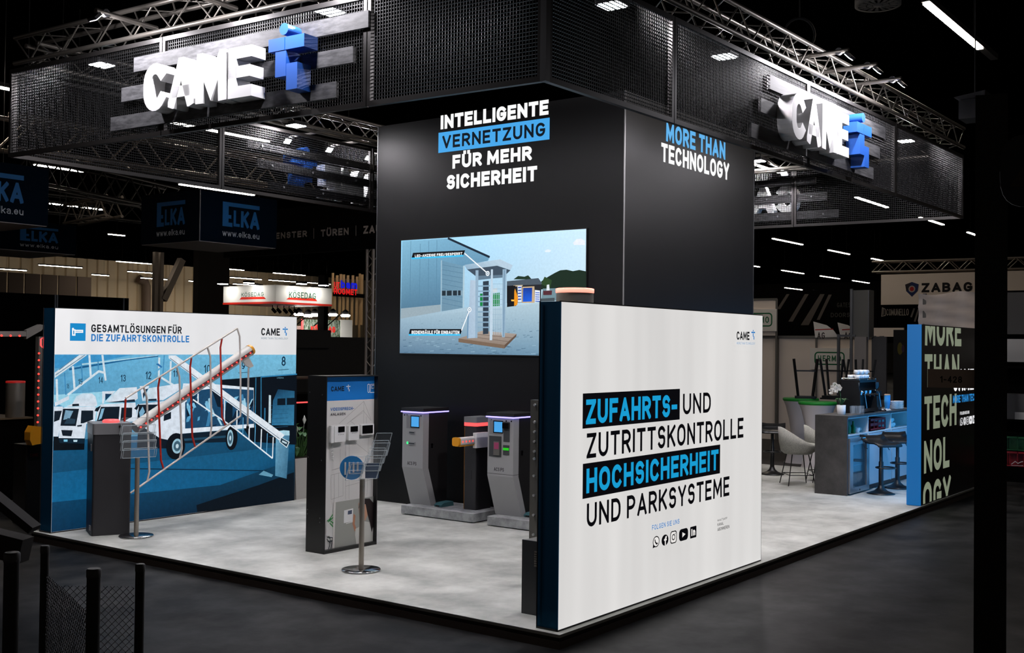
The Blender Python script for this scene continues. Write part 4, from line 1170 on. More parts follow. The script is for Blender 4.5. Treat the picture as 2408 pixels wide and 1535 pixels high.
# ---- acrylic leaflet stands
def leaflet_stand(x, y, hp, rz, label, tiers, flip):
    t = thing('leaflet_stand', label, 'leaflet stand', (x, y, 0), rz)
    b = B().lathe([(.0, .001), (.168, .001), (.172, .008), (.168, .016), (.03, .018), (.0, .018)], 0, 0, 40, cap=False)
    obj('base_plate', b, 'steel_polished', t, local=True)
    obj('post', B().tube([(0, 0, .017), (0, 0, hp)], .0235, 18), 'steel_brushed', t, local=True)
    return t
def tier(parent, x0, x1, y, z, h, lean, dep, name='leaflet_tray', skew=0.0):
    """one open clear tray: leaning back wall, floor, front lip, two cheeks (local coordinates)"""
    b = B()
    th = .004
    bx = lambda p, q: None
    top = (y + lean * h, z + h)
    def slab(p0, p1, n):
        # p0,p1 in (y,z); a thin sheet across x
        (ya, za), (yb, zb) = p0, p1
        ny, nz = n
        vs = []
        for X in (x0, x1):
            vs += [(X, ya, za), (X, yb, zb), (X, yb + ny * th, zb + nz * th), (X, ya + ny * th, za + nz * th)]
        b.add(vs, [(0, 1, 2, 3), (7, 6, 5, 4), (0, 4, 5, 1), (1, 5, 6, 2), (2, 6, 7, 3), (3, 7, 4, 0)])
    slab((y, z), top, (-1, 0))
    slab((y, z), (y - dep, z + dep * .15), (0, 1))
    slab((y - dep, z + dep * .15), (y - dep + lean * h * .55, z + dep * .15 + h * .55), (-1, 0))
    for X in (x0, x1 - th):
        vs = [(X, y, z), (X, y - dep, z + dep * .15), (X, y - dep + lean * h * .55, z + dep * .15 + h * .55), (X, top[0], top[1])]
        b.add(vs + [(v[0] + th, v[1], v[2]) for v in vs], [(0, 1, 2, 3), (7, 6, 5, 4), (0, 4, 5, 1), (1, 5, 6, 2), (2, 6, 7, 3), (3, 7, 4, 0)])
    b.v = [(v[0] + skew * (v[2] - z), v[1], v[2]) for v in b.v]
    o = obj(name, b, 'acrylic', parent, local=True)
    e = B()
    for p in (top, (y - dep + lean * h * .55, z + dep * .15 + h * .55), (y - dep, z + dep * .15)):
        e.tube([(x0, p[0], p[1]), (x1, p[0], p[1])], .0032, 5)
    for X in (x0, x1):
        e.tube([(X, y, z), (X, top[0], top[1])], .0026, 5)
        e.tube([(X, y - dep, z + dep * .15), (X, y - dep + lean * h * .55, z + dep * .15 + h * .55)], .0026, 5)
    e.v = [(v[0] + skew * (v[2] - z), v[1], v[2]) for v in e.v]
    obj('tray_edges', e, 'acrylic_edge', o, local=True)
s1 = leaflet_stand(.50, 5.55, .80, math.radians(-16), 'steel leaflet stand with empty clear trays beside the charcoal barrier cabinet', 4, 1)
for k in range(4):
    tier(s1, -.17 + .012 * k, .17 + .012 * k, .0 + .05 * k, .80 + .075 * k, .17, .25, .05, skew=.2)
s2 = leaflet_stand(.72, 2.59, .80, math.radians(-40), 'steel leaflet stand with clear trays in front of the intercom display panel', 4, 1)
for k in range(4):
    tier(s2, -.02 + .035 * k, .12 + .035 * k, .0 + .05 * k, .80 + .062 * k, .2, .2, .045, skew=.28)
    tier(s2, -.15 + .03 * k, -.03 + .03 * k, .0 + .05 * k, .79 + .05 * k, .15, .2, .045, skew=.28) if k < 2 else None
b = B().tube([(-.09, .035, .895), (-.09, .042, .895)], .105, 32)
o = obj('leaflet_disc', b, mat('leaflet_blue', (44, 134, 200), .5), s2, local=True)
o['label'] = 'round blue printed disc'
b = B()
for k in range(4): b.box(-.155 + k * .036, -.14 + k * .036, .031, .034, .835 + .01 * k, .945)
obj('disc_stripes', b, 'intercom_white', o, local=True)
b = B().box(.03, .15, .05, .056, .80, .93)
obj('leaflet', b, mat('leaflet_navy', (24, 52, 84), .4), s2, local=True)

# ---- intercom display panel
ip = thing('intercom_display', 'free-standing black framed display panel with three white intercoms and a blue header', 'display panel', (1.39, 3.51, 0))
X0, X1, Y0, Y1, HZ = 1.037, 1.752, 3.385, 3.635, 1.678
YF = 3.43
f = B()
f.box(X0, X0 + .012, Y0, Y1, 0, HZ)
f.box(X1 - .012, X1, Y0, Y1, 0, HZ)
f.box(X0 + .012, X1 - .012, Y0, Y1, HZ - .012, HZ)
f.box(X0 + .012, X1 - .012, Y0, Y1, 0, .03)
f.box(X0 + .012, X1 - .012, YF + .004, YF + .03, .03, HZ - .012)
fo = obj('panel_frame', f, 'black_satin', ip)
bb = B()
for yy, zz in ((Y1 - .02, .40), (Y1 - .02, .36), (Y0 + .06, .335), (Y0 + .06, .295), (Y1 - .02, .9), (Y0 + .05, .88), (Y0 + .05, 1.5), (Y1 - .03, 1.52)):
    bb.tube([(X0 - .001, yy, zz), (X0 - .004, yy, zz)], .006, 8)
obj('screws', bb, 'alu_grey', fo)
P = Print('Y', YF + .0035, -1)
xa, xb = X0 + .012, X1 - .012
(_, zh) = [(1.193,1.439)][0]
P.poly([(xa, .03), (xb, .03), (xb, HZ - .012), (xa, HZ - .012)], (214, 212, 208))
P.poly([(xa, zh), (xb, zh), (xb, HZ - .012), (xa, HZ - .012)], (20, 116, 196))
P.text('CAME', *[(1.146,1.529),(1.322,1.576)], (10, 14, 24), .2, .12)
logo_mark(P, *[(1.348,1.524),(1.405,1.59)], (236, 240, 244))
for q in ([(1.649,1.512),(1.644,1.583),(1.659,1.589),(1.673,1.582),(1.67,1.511),(1.659,1.505),(1.649,1.512)], [(1.684,1.585),(1.752,1.589),(1.749,1.505),(1.682,1.504),(1.684,1.585)], [(1.701,1.574),(1.739,1.576),(1.738,1.548),(1.7,1.546),(1.701,1.574)]): P.line(q, .006, (236, 240, 244))
P.text('VIDEOSPRECH-', *[(1.142,1.343),(1.457,1.373)], (34, 110, 178), .19, .16)
P.text('ANLAGEN', *[(1.141,1.297),(1.339,1.322)], (18, 20, 24), .2, .16)
GY = (150, 148, 144)
for q in ([(1.253,1.215),(1.59,1.421),(1.697,1.23)], [(1.59,1.421),(1.59,1.199)], [(1.361,1.21),(1.583,1.33),(1.693,1.227)], [(1.414,1.237),(1.574,1.311)], [(1.405,1.234),(1.461,1.205),(1.464,1.037)], [(1.626,1.269),(1.632,1.197)], [(1.165,0.778),(1.264,0.787)], [(1.158,0.733),(1.163,0.5),(1.32,0.52),(1.316,0.747),(1.158,0.733)], [(1.203,0.738),(1.207,0.504)], [(1.258,0.743),(1.262,0.511)], [(1.346,1.154),(1.354,0.48)], [(1.394,1.024),(1.4,0.479)], [(1.66,1.063),(1.65,0.487)], [(1.715,1.022),(1.704,0.482)], [(1.273,0.977),(1.277,0.796),(1.165,0.778)], [(1.451,1.038),(1.717,0.873)], [(1.351,0.608),(1.749,0.646)]):
    P.line(q, .0028, GY)
# the printed room scene at the bottom of the panel
P.poly([(1.22,0.467),(1.757,0.473),(1.745,-0.005),(1.212,0.009)], (156, 157, 150))
P.poly([(1.193,0.475),(1.223,0.472),(1.212,0.009),(1.187,0.009)], (214, 210, 204))
P.poly([(1.101,0.274),(1.125,0.298),(1.167,0.275),(1.188,0.21),(1.18,0.103),(1.145,0.153),(1.103,0.163)], (222, 220, 216))
for q in ([(1.112,0.3),(1.166,0.32)], [(1.125,0.289),(1.191,0.326)], [(1.137,0.306),(1.185,0.354)], [(1.147,0.278),(1.19,0.237)], [(1.157,0.294),(1.194,0.272)]): P.line(q, .010, (34, 120, 56))
for q in ([(1.115,0.144),(1.185,0.135),(1.18,0.103),(1.121,0.108)], [(1.133,0.02),(1.165,0.114)], [(1.162,0.016),(1.185,0.112)], [(1.111,0.13),(1.151,0.089)]): P.line(q, .008, (28, 34, 42))
P.poly([(1.335,0.377),(1.458,0.385),(1.455,0.257),(1.333,0.254)], (232, 232, 230)); P.poly([(1.387,0.367),(1.443,0.37),(1.441,0.332),(1.385,0.331)], (70, 80, 100)); P.line([(1.363,0.246),(1.479,0.255)], .006, (240, 238, 234))
P.poly([(1.464,0.331),(1.491,0.31),(1.482,0.229),(1.509,0.17),(1.483,0.155),(1.451,0.232)], (176, 124, 96))
P.poly([(1.493,0.181),(1.532,0.189),(1.61,0.241),(1.69,0.222),(1.747,0.169),(1.745,-0.005),(1.512,0.012),(1.489,0.118)], (206, 206, 198))
P.poly([(1.53,0.425),(1.566,0.449),(1.651,0.431),(1.664,0.3),(1.628,0.248),(1.583,0.242),(1.543,0.313)], (196, 150, 124))
P.poly([(1.531,0.37),(1.54,0.433),(1.598,0.463),(1.685,0.457),(1.743,0.403),(1.749,0.197),(1.721,0.116),(1.692,0.222),(1.659,0.3),(1.63,0.405),(1.567,0.421)], (36, 28, 28))
obj('printed_front', P.b, 'paper_print', ip)
def intercom(q, scr, dep, handset=None):
    (x0, z0), (x1, z1) = q
    body = obj('intercom', B().bbox(x0, x1, YF - dep, YF + .001, min(z0, z1), max(z0, z1), .008, axis='y'), 'intercom_white', ip)
    (a0, b0), (a1, b1) = scr
    obj('intercom_screen', B().box(a0, a1, YF - dep - .003, YF - dep + .002, b0, b1), 'lcd_black', body)
    bt_ = B()
    for k in range(4):
        xx = x0 + (x1 - x0) * (.35 + .14 * k)
        bt_.tube([(xx, YF - dep - .003, min(z0, z1) + .07), (xx, YF - dep + .001, min(z0, z1) + .07)], .004, 6)
    if handset: obj('intercom_buttons', bt_, 'kiosk_grey', body)
    return body
i1 = intercom([(1.154,1.046),(1.305,1.202)], [(1.2,1.139),(1.285,1.193)], .045, True)
(hx0, hz0), (hx1, hz1) = [(1.105,1.043),(1.149,1.206)]
obj('handset', B().bbox(hx0, hx1, YF - .05, YF - .008, hz0, hz1, .012), 'intercom_white', i1)
(cx, cz), _ = [(1.148,1.039),(1.151,0.906)]
pts = [(cx + .008 * math.sin(k * 1.3) + .01 * (k / 40.0), YF - .02 + .008 * math.cos(k * 1.3), cz - .0042 * k) for k in range(42)]
obj('coiled_cord', B().tube(pts, .0028, 5), 'intercom_white', i1)
intercom([(1.355,1.05),(1.499,1.194)], [(1.379,1.132),(1.479,1.185)], .032, True)
intercom([(1.532,1.09),(1.711,1.197)], [(1.546,1.105),(1.692,1.185)], .028)

# ---- concrete plinths, access terminals and small barrier before the tower
pl1 = obj('concrete_plinth', B().bbox(3.39, 3.98, 3.47, 4.555, .012, .105, .012), 'concrete_block'); tag(pl1, 'long concrete plinth under the first terminal and the small barrier', 'plinth')
pl2 = obj('concrete_plinth', B().bbox(3.375, 3.96, 2.3, 3.265, .012, .105, .012), 'concrete_block'); tag(pl2, 'concrete plinth under the second terminal, next to the lightbox end', 'plinth')
for a, b_, c, d in ((3.40, 3.97, 3.49, 4.54), (3.385, 3.95, 2.32, 3.25)):
    pass
ff = obj('plinth_feet', B().box(3.42, 3.95, 3.5, 4.52, 0, .013), 'black_satin', pl1); ff2 = obj('plinth_feet', B().box(3.41, 3.93, 2.33, 3.23, 0, .013), 'black_satin', pl2)

def terminal(y0, y1, label, wide):
    t = thing('access_terminal', label, 'terminal', (3.65, (y0 + y1) / 2, .105))
    xf, xk, xb = 3.42, 3.575, 3.865
    prof = [(xf, 1.19), (xf, .55), (xk, .105), (xk + .10, .105), (xf + .10, .55), (xf + .10, 1.19)]
    g = B()
    c = .02
    g.prism(prof, 'y', y0, y1)
    sh = obj('front_shell', g, 'kiosk_grey', t)
    k = B().prism([(xf + .1, 1.19), (xf + .1, .55), (xk + .1, .106), (xb, .106), (xb, 1.19)], 'y', y0 + .004, y1 - .004)
    obj('rear_housing', k, 'kiosk_black', t)
    o = obj('door_lock', B().tube([(xf + .16, y0 + .004, .82), (xf + .16, y0 - .008, .82)], .014, 10).box(xf + .15, xf + .17, y0 - .006, y0 + .004, .78, .82), 'lcd_black', t)
    cap = obj('top_cap', B().box(xf - .012, xb, y0 - .012, y1 + .012, 1.205, 1.245), 'kiosk_black', t)
    l = B()
    l.box(xf - .016, xb, y0 - .016, y1 + .016, 1.192, 1.206)
    obj('light_strip', l, 'led_violet', t)
    cam_ = B()
    for yy in ((y1 - .03, y1 - .07, y0 + .035) if not wide else (y1 - .05, y0 + .10, y0 + .03)):
        cam_.tube([(xf + .001, yy, 1.16), (xf - .003, yy, 1.16)], .009, 10)
    obj('camera_lenses', cam_, 'lcd_black', sh)
    return t, sh, xf
def face(bm, xf, y0, y1, z0, z1, d=.003):
    bm.box(xf - d, xf + .002, y0, y1, z0, z1)
    return bm
t1, sh, xf = terminal(4.25, 4.57, 'grey access terminal with one small screen and two ticket slots, on the long plinth', False)
P = Print('X', xf - .001, -1)
P.text('ACS PS', *[(4.487,0.579),(4.346,0.622)], (20, 20, 22), .2, .2)
obj('printed_lettering', P.b, 'paper_print', sh)
(ya, za), (yb, zb) = [(4.507,1.007),(4.307,1.159)]
r_ = obj('screen_recess', face(B(), xf, ya, yb, za, zb, .004), 'kiosk_edge', sh)
(ya, za), (yb, zb) = [(4.429,1.03),(4.312,1.147)]
obj('screen_bezel', face(B(), xf, ya + .014, yb - .006, za - .012, zb + .012, .0055), 'lcd_black', r_)
obj('touch_screen', face(B(), xf, ya, yb, za, zb, .007), 'lcd_blue', r_)
for (ya, za), (yb, zb) in ([(4.458,0.945),(4.372,0.975)], [(4.466,0.816),(4.367,0.849)]):
    o = obj('card_slot', B().box(xf - .012, xf + .002, ya, yb, za, zb), 'kiosk_edge', sh)
    obj('slot_opening', B().box(xf - .0135, xf - .011, ya - .006, yb + .006, za + .012, za + .02), 'lcd_black', o)
(ya, za), _ = [(4.486,0.836),(4.486,0.836)]
obj('green_indicator', B().tube([(xf + .001, ya, za), (xf - .006, ya, za)], .015, 12), 'led_green', sh)
t2, sh2, xf = terminal(2.945, 3.30, 'wide grey access terminal with card reader and two black windows, on the second plinth', True)
P = Print('X', xf - .001, -1)
P.text('ACS PS', *[(3.206,0.604),(3.07,0.645)], (20, 20, 22), .2, .2)
obj('printed_lettering', P.b, 'paper_print', sh2)
obj('shell_joint', B().box(xf - .001, xf + .1, 2.944, 3.301, .572, .576), 'kiosk_black', sh2)
(ya, za), (yb, zb) = [(3.274,1.006),(3.091,1.162)]
r_ = obj('screen_recess', face(B(), xf, ya, yb, za, zb, .004), 'kiosk_edge', sh2)
(ya, za), (yb, zb) = [(3.207,1.034),(3.093,1.147)]
obj('screen_bezel', face(B(), xf, ya + .014, yb - .006, za - .012, zb + .012, .0055), 'lcd_black', r_)
obj('touch_screen', face(B(), xf, ya, yb, za, zb, .007), 'lcd_blue', r_)
(ya, za), (yb, zb) = [(3.078,0.932),(2.996,1.15)]
o = obj('scanner_window', face(B(), xf, ya, yb, za, zb, .005), 'recess_dark', sh2)
obj('scanner_hood', B().box(xf - .03, xf, ya, yb, zb - .07, zb - .01), 'lcd_black', o)
(ya, za), (yb, zb) = [(3.276,0.761),(3.108,0.988)]
o = obj('card_reader_bay', face(B(), xf, ya, yb, za, zb, .005), 'recess_dark', sh2)
(ya, za), (yb, zb) = [(3.203,0.779),(3.124,0.93)]
r2 = obj('card_reader', B().box(xf - .022, xf, ya, yb, za, zb), 'steel_grey', o)
obj('reader_display', B().box(xf - .025, xf - .02, ya - .01, yb + .005, za + (zb - za) * .45, zb - .01), mat('reader_lcd', (100, 40, 60), .3, emit=(120, 50, 80), strength=.6), r2)
(ya, za), (yb, zb) = [(3.082,0.788),(2.999,0.896)]
o = obj('message_window', face(B(), xf, ya, yb, za, zb, .005), 'recess_dark', sh2)
(ya, za), (yb, zb) = [(3.081,0.84),(3.002,0.867)]
obj('green_message', face(B(), xf, ya, yb, za, zb, .007), mat('lcd_green', (20, 120, 20), .3, emit=(40, 190, 30), strength=.9), o)

# small barrier between the terminals
sb = thing('small_barrier', 'small dark barrier with a red light band and short boom between the two terminals', 'barrier', (3.78, 3.71, .105))
obj('barrier_body', B().bbox(3.63, 3.92, 3.63, 3.80, .105, 1.06, .012), 'cabinet_charcoal', sb)
obj('edge_strip_brass', B().box(3.632, 3.66, 3.80, 3.806, .106, 1.05), 'brass_strip', sb)
o = obj('barrier_cap', B().bbox(3.62, 3.93, 3.62, 3.81, 1.10, 1.165, .015), 'cap_grey', sb)
obj('light_band', B().bbox(3.622, 3.928, 3.622, 3.808, 1.06, 1.10, .014), 'led_red_glow', sb)
obj('boom_hub', B().bbox(3.56, 3.80, 3.575, 3.63, .82, .99, .02), 'intercom_white', sb)
bo = obj('boom_stub', B().bbox(3.30, 3.62, 3.59, 3.68, .862, .95, .02, axis='x'), 'boom_white', sb)
obj('boom_end_cap', B().bbox(3.265, 3.30, 3.586, 3.684, .858, .954, .022, axis='x'), 'boom_yellow', bo)
obj('boom_underside', B().box(3.30, 3.62, 3.6, 3.67, .852, .862), 'boom_yellow', bo)
b = B()
for k in range(4): b.tube([(3.33 + .07 * k, 3.684, .905), (3.33 + .07 * k, 3.676, .905)], .009, 8)
for k in range(4): b.tube([(3.34 + .06 * k, 3.586, .905), (3.34 + .06 * k, 3.594, .905)], .009, 8)
obj('led_lights', b, 'led_red', bo)
obj('service_hatch', B().bbox(3.626, 3.632, 3.69, 3.72, .45, .56, .01, axis='x'), 'cabinet_charcoal', sb)

def foot_pedal(x, y, label):
    t = thing('foot_pedal', label, 'pedal', (x, y, .105))
    obj('pedal_housing', B().prism([(x - .11, .106), (x - .115, .13), (x - .07, .152), (x + .10, .158), (x + .11, .106)], 'y', y - .055, y + .055), 'teal_plastic', t)
    obj('pedal_slot', B().box(x - .119, x - .108, y - .02, y + .03, .112, .126), 'lcd_black', t)
foot_pedal(3.66, 4.12, 'teal pedal box on the long plinth beside the foot of the first terminal')
foot_pedal(3.70, 2.86, 'teal pedal box on the second plinth, beside the foot of the wide terminal')

# ---- behind the front lightbox: grey box, steel post and tall cylinder
gb = thing('junction_box', 'grey metal box with a vent grille standing behind the blue edge of the front lightbox', 'metal box', (.55, .42, 0))
obj('box_body', B().box(.362, .76, .262, .577, .004, .54), 'steel_grey', gb)
obj('box_door_edge', B().box(.346, .362, .262, .577, 0, .544), 'recess_dark', gb)
g = B()
for k in range(7): g.box(.338, .347, .33, .46, .36 + k * .017, .37 + k * .017)
obj('vent_grille', g, 'steel_brushed', gb)
tp = thing('turnstile_post', 'flat steel post studded with screws, half hidden behind the blue edge of the front lightbox', 'post', (1.12, 1.02, 0))
obj('post_plate', B().box(1.09, 1.14, .90, 1.048, 0, 1.54), 'steel_grey', tp)
b = B()
for z in (1.50, 1.36, 1.28, 1.20, 1.12, 1.06, .92, .76, .60, .44): b.tube([(1.09, 1.0, z), (1.075, 1.0, z)], .011, 8)
obj('screws', b, mat('screw_bright', (214, 214, 212), .35, .3), tp)
bl = thing('bollard', 'tall brushed steel cylinder with a glowing red top ring behind the front lightbox', 'bollard', (1.45, .86, 0))
obj('steel_tube', B().lathe([(.158, 0), (.158, 2.43)], 1.45, .86, 40), 'steel_brushed', bl)
obj('light_ring', B().lathe([(.160, 2.432), (.162, 2.436), (.162, 2.466), (.15, 2.47)], 1.45, .86, 40), mat('ring_red', (255, 120, 100), .4, emit=(255, 150, 130), strength=1.6), bl)

# ---- planter with peace lily
pn = thing('planter', 'tall white planter with a peace lily beside the truck photo lightbox', 'planter', (3.6, 6.5, 0))
obj('planter_box', B().prism([(3.43, .0), (3.77, .0), (3.80, .52), (3.40, .52)], 'y', 6.38, 6.64), mat('planter_white', (206, 202, 196), .5), pn)
obj('soil', B().box(3.41, 3.78, 6.385, 6.635, .515, .525), mat('soil_dark', (40, 30, 22), .9), pn)
lm = B(); stm = B(); fw = B()
rr = random.Random(11)
for k in range(46):
    a = rr.uniform(0, 6.28); r0 = rr.uniform(0, .08); L = rr.uniform(.22, .42); o_ = rr.uniform(.10, .30)
    bx, by = 3.59 + r0 * math.cos(a), 6.51 + r0 * math.sin(a)
    h0 = .52 + rr.uniform(.12, .42)
    tip = Vector((max(3.43, bx + o_ * math.cos(a)), by + o_ * .8 * math.sin(a), h0 + rr.uniform(-.16, .04)))
    base = Vector((bx + .35 * o_ * math.cos(a), by + .35 * o_ * math.sin(a), h0))
    stm.tube([(bx, by, .52), tuple(base)], .004, 4)
    mid = (base + tip) / 2 + Vector((0, 0, .03))
    w = Vector((-math.sin(a), math.cos(a), 0)) * rr.uniform(.028, .045)
    m1 = base * .7 + tip * .3 + Vector((0, 0, .025)); m2 = base * .3 + tip * .7 + Vector((0, 0, .02))
    lm.add([base, m1 + w, m2 + w * .8, tip, m2 - w * .8, m1 - w, m1 + Vector((0, 0, -.008)), m2 + Vector((0, 0, -.008))], [(0, 6, 1), (1, 6, 7, 2), (2, 7, 3), (0, 5, 6), (5, 4, 7, 6), (4, 3, 7)], sm=True)
obj('stems', stm, mat('stem_green', (60, 100, 44), .6), pn)
obj('leaves', lm, mat('leaf_green', (38, 84, 36), .45), pn)
for k, (dx, dy, z) in enumerate(((.03, -.05, 1.06), (-.10, .02, .98), (.0, .06, .93))):
    b = B().tube([(3.59 + dx * .3, 6.51 + dy * .3, .55), (3.59 + dx, 6.51 + dy, z - .1)], .003, 4)
    o = obj('flower', b.tube([(3.59 + dx, 6.51 + dy, z - .11), (3.59 + dx * 1.05, 6.51 + dy, z - .06), (3.59 + dx * 1.1, 6.51 + dy, z)], [.006, .026, .002], 8), mat('petal_white', (236, 232, 222), .5), pn)


# ================================================================= BAR AREA
mat('slate_laminate', (52, 50, 49), .55, noise=(3.5, (82, 79, 77), .35, .72))
mat('carcass_white', (216, 216, 214), .45)
mat('door_gloss', (200, 206, 210), .25)
mat('fridge_metal', (170, 172, 174), .3, .8)
mat('fridge_glass', (200, 225, 235), .05, trans=.9)
mat('porcelain', (238, 238, 236), .25)
mat('stool_black', (16, 16, 17), .4)
mat('chair_fabric', (150, 150, 142), .9, noise=(60, (182, 180, 170), .35, .65))
mat('crate_red', (150, 14, 24), .45)
mat('crate_green', (16, 84, 38), .45)
mat('glass_clear', (226, 238, 244), .05, alpha=.05)
mat('chrome', (210, 210, 212), .1, 1.0)
# rear face of the right wall: a lit blue fabric facing the bar
MATS['lit_blue_fabric'] = mat('lit_blue_fabric', (10, 60, 110), .6, emit=(60, 160, 235), strength=1.5)
obj('lit_rear_face', B().add([(8.25, .1945, .03), (8.25, .1945, 2.29), (11.62, .1945, 2.29), (11.62, .1945, .03)], [(0, 1, 2, 3)]), 'lit_blue_fabric', rw)

ct = thing('bar_counter', 'slate grey bar counter with open white shelves, fridge and glossy doors', 'bar counter', (10.05, 1.33, 0))
obj('end_panel', B().box(8.55, 8.585, 1.10, 1.555, 0, 1.052), 'slate_laminate', ct)
obj('worktop', B().box(8.55, 11.62, 1.09, 1.555, 1.052, 1.082), 'slate_laminate', ct)
obj('back_panel', B().box(8.585, 11.62, 1.525, 1.555, 0, 1.052), 'slate_laminate', ct)
obj('shelf_board', B().box(8.585, 11.6, 1.11, 1.52, .80, .82), 'carcass_white', ct)
for x in (9.385, 10.385, 11.4): obj('divider', B().box(x, x + .022, 1.105, 1.52, .06, 1.05), 'carcass_white', ct)
obj('top_rail', B().box(8.585, 11.6, 1.12, 1.52, 1.035, 1.05), 'carcass_white', ct)
obj('plinth_board', B().box(9.4, 11.6, 1.13, 1.15, 0, .07), 'black_satin', ct)
obj('cabinet_door', B().box(9.41, 10.38, 1.092, 1.11, .075, .795), 'door_gloss', ct)
obj('cabinet_door', B().box(10.41, 11.395, 1.092, 1.11, .075, .795), 'door_gloss', ct)
fr = thing('glass_door_fridge', 'small glass door fridge built in at the end of the bar counter', 'fridge', (8.98, 1.3, 0))
obj('fridge_body', B().box(8.60, 9.37, 1.5, 1.522, .02, .79).box(8.60, 8.63, 1.12, 1.5, .02, .79).box(9.34, 9.37, 1.12, 1.5, .02, .79).box(8.63, 9.34, 1.12, 1.5, .02, .05).box(8.63, 9.34, 1.12, 1.5, .74, .79), 'carcass_white', fr)
f = B().box(8.60, 8.72, 1.075, 1.115, .02, .77).box(9.26, 9.37, 1.075, 1.115, .02, .77).box(8.72, 9.26, 1.075, 1.115, .02, .09).box(8.72, 9.26, 1.075, 1.115, .68, .77)
d_ = obj('door_frame', f, 'fridge_metal', fr)
obj('door_glass', B().box(8.72, 9.26, 1.088, 1.096, .09, .68), 'fridge_glass', d_)
obj('door_handle', B().tube([(9.05, 1.07, .755), (9.08, 1.05, .76), (9.30, 1.05, .76), (9.33, 1.07, .755)], .012, 8), 'chrome', d_)
obj('lock', B().tube([(8.98, 1.076, .05), (8.98, 1.07, .05)], .012, 10), 'black_satin', d_)
obj('fridge_shelf', B().box(8.64, 9.33, 1.13, 1.49, .38, .39), 'fridge_metal', fr)
bx_ = obj('carton', B().box(8.75, 9.2, 1.2, 1.45, .055, .27), mat('carton_pale', (200, 196, 188), .7)); tag(bx_, 'pale carton standing in the bottom of the bar fridge', 'carton')

ORD = ['first', 'second', 'third', 'fourth', 'fifth', 'sixth', 'seventh']
# crates and cups on the open shelves
def crate(x0, x1, y0, y1, z0, z1, m, label, name='bottle_crate'):
    t = thing(name, label, 'crate', ((x0 + x1) / 2, (y0 + y1) / 2, z0))
    b = B()
    n = 4
    b.box(x0, x1, y0, y1, z0, z0 + .012)
    for z in (z0, z1 - .03): b.box(x0, x1, y0, y0 + .01, z, z + .03).box(x0, x1, y1 - .01, y1, z, z + .03).box(x0, x0 + .01, y0, y1, z, z + .03).box(x1 - .01, x1, y0, y1, z, z + .03)
    for k in range(n + 1):
        x = x0 + (x1 - x0 - .014) * k / n
        b.box(x, x + .014, y0, y0 + .009, z0, z1).box(x, x + .014, y1 - .009, y1, z0, z1)
    b.box(x0, x1, y0 + .004, y0 + .008, z0 + .07, z0 + .11)
    for k in range(4):
        y = y0 + (y1 - y0 - .014) * k / 3
        b.box(x0, x0 + .009, y, y + .014, z0, z1).box(x1 - .009, x1, y, y + .014, z0, z1)
    obj('crate_walls', b, m, t)
    obj('crate_dividers', B().box((x0 + x1) / 2 - .003, (x0 + x1) / 2 + .003, y0 + .012, y1 - .012, z0 + .012, z1 - .05).box(x0 + .012, x1 - .012, (y0 + y1) / 2 - .003, (y0 + y1) / 2 + .003, z0 + .012, z1 - .05), m, t)
    return t
crate(9.56, 10.22, 1.13, 1.45, .821, .995, 'crate_red', 'red bottle crate on the open shelf of the bar counter')
def bottle(x, y, z, m, label, h=.17, r=.035):
    o = obj('bottle', B().lathe([(r * .9, z), (r, z + .01), (r, z + h * .55), (r * .4, z + h * .78), (r * .4, z + h)], x, y, 14), m); tag(o, label, 'bottle', 'green bottles on the bar shelf'); return o
b0 = bottle(8.70, 1.2, .821, mat('bottle_green', (14, 92, 44), .2), 'green bottle on the open shelf above the bar fridge')
for k, (x, y) in enumerate(((8.79, 1.18), (8.88, 1.2), (8.97, 1.17), (8.74, 1.28), (8.84, 1.28), (8.93, 1.28))):
    o = b0.copy(); COL.objects.link(o); o.location = (x, y, .821)
    o['label'] = ('green bottle on the bar shelf, %s in the front row beside the first one' if k < 3 else 'green bottle on the bar shelf, %s in the back row') % ORD[k + 1 if k < 3 else k - 3]
def cup(loc, label, group, rz=0.0, first=[]):
    if not first:
        t = thing('coffee_cup', label, 'cup', loc, rz, group)
        obj('cup_bowl', B().lathe([(.022, 0), (.03, .003), (.039, .036), (.041, .07), (.038, .07), (.036, .036), (.026, .01), (.0, .009)], 0, 0, 16, cap=False), 'porcelain', t, local=True)
        obj('cup_handle', B().tube([(.037, 0, .058), (.06, 0, .055), (.064, 0, .034), (.039, 0, .024)], .0045, 6), 'porcelain', t, local=True)
        first.append(t); return t
    c = copy_tree(first[0], loc, rz, label); c['group'] = group; return c
for k in range(10):
    cup((9.36 + .09 * (k % 5), 1.25 + .1 * (k // 5), 1.556), 'white cup on the coffee machine, %s from the orchid in the %s row' % (ORD[k % 5], ('front', 'rear')[k // 5]), 'lower cups on the machine', .6 * k)
for k in range(5):
    cup((9.36 + .09 * k, 1.26 + .03 * (k % 2), 1.627), 'white cup on top of the others on the coffee machine, %s from the orchid' % ORD[k], 'upper cups on the machine', 1.1 * k)
for k in range(6):
    cup((10.50 + .09 * (k % 3), 1.18 + .1 * (k // 3), .821), 'white cup in the lower layer beside the red crate, %s in the %s row' % (ORD[k % 3], ('front', 'rear')[k // 3]), 'lower shelf cups', -.9 + .2 * k)
for k in range(4):
    cup((10.52 + .09 * (k % 2), 1.18 + .1 * (k // 2), .892), 'white cup in the upper layer beside the red crate, %s in the %s row' % (ORD[k % 2], ('front', 'rear')[k // 2]), 'upper shelf cups', -.8 + .3 * k)
for k in range(3):
    cup((9.12 + .08 * k, 1.17 + .03 * k, .821), 'white cup beside the green bottles on the bar shelf, %s from the bottles' % ORD[k], 'cups beside the bottles', -.5 * k)

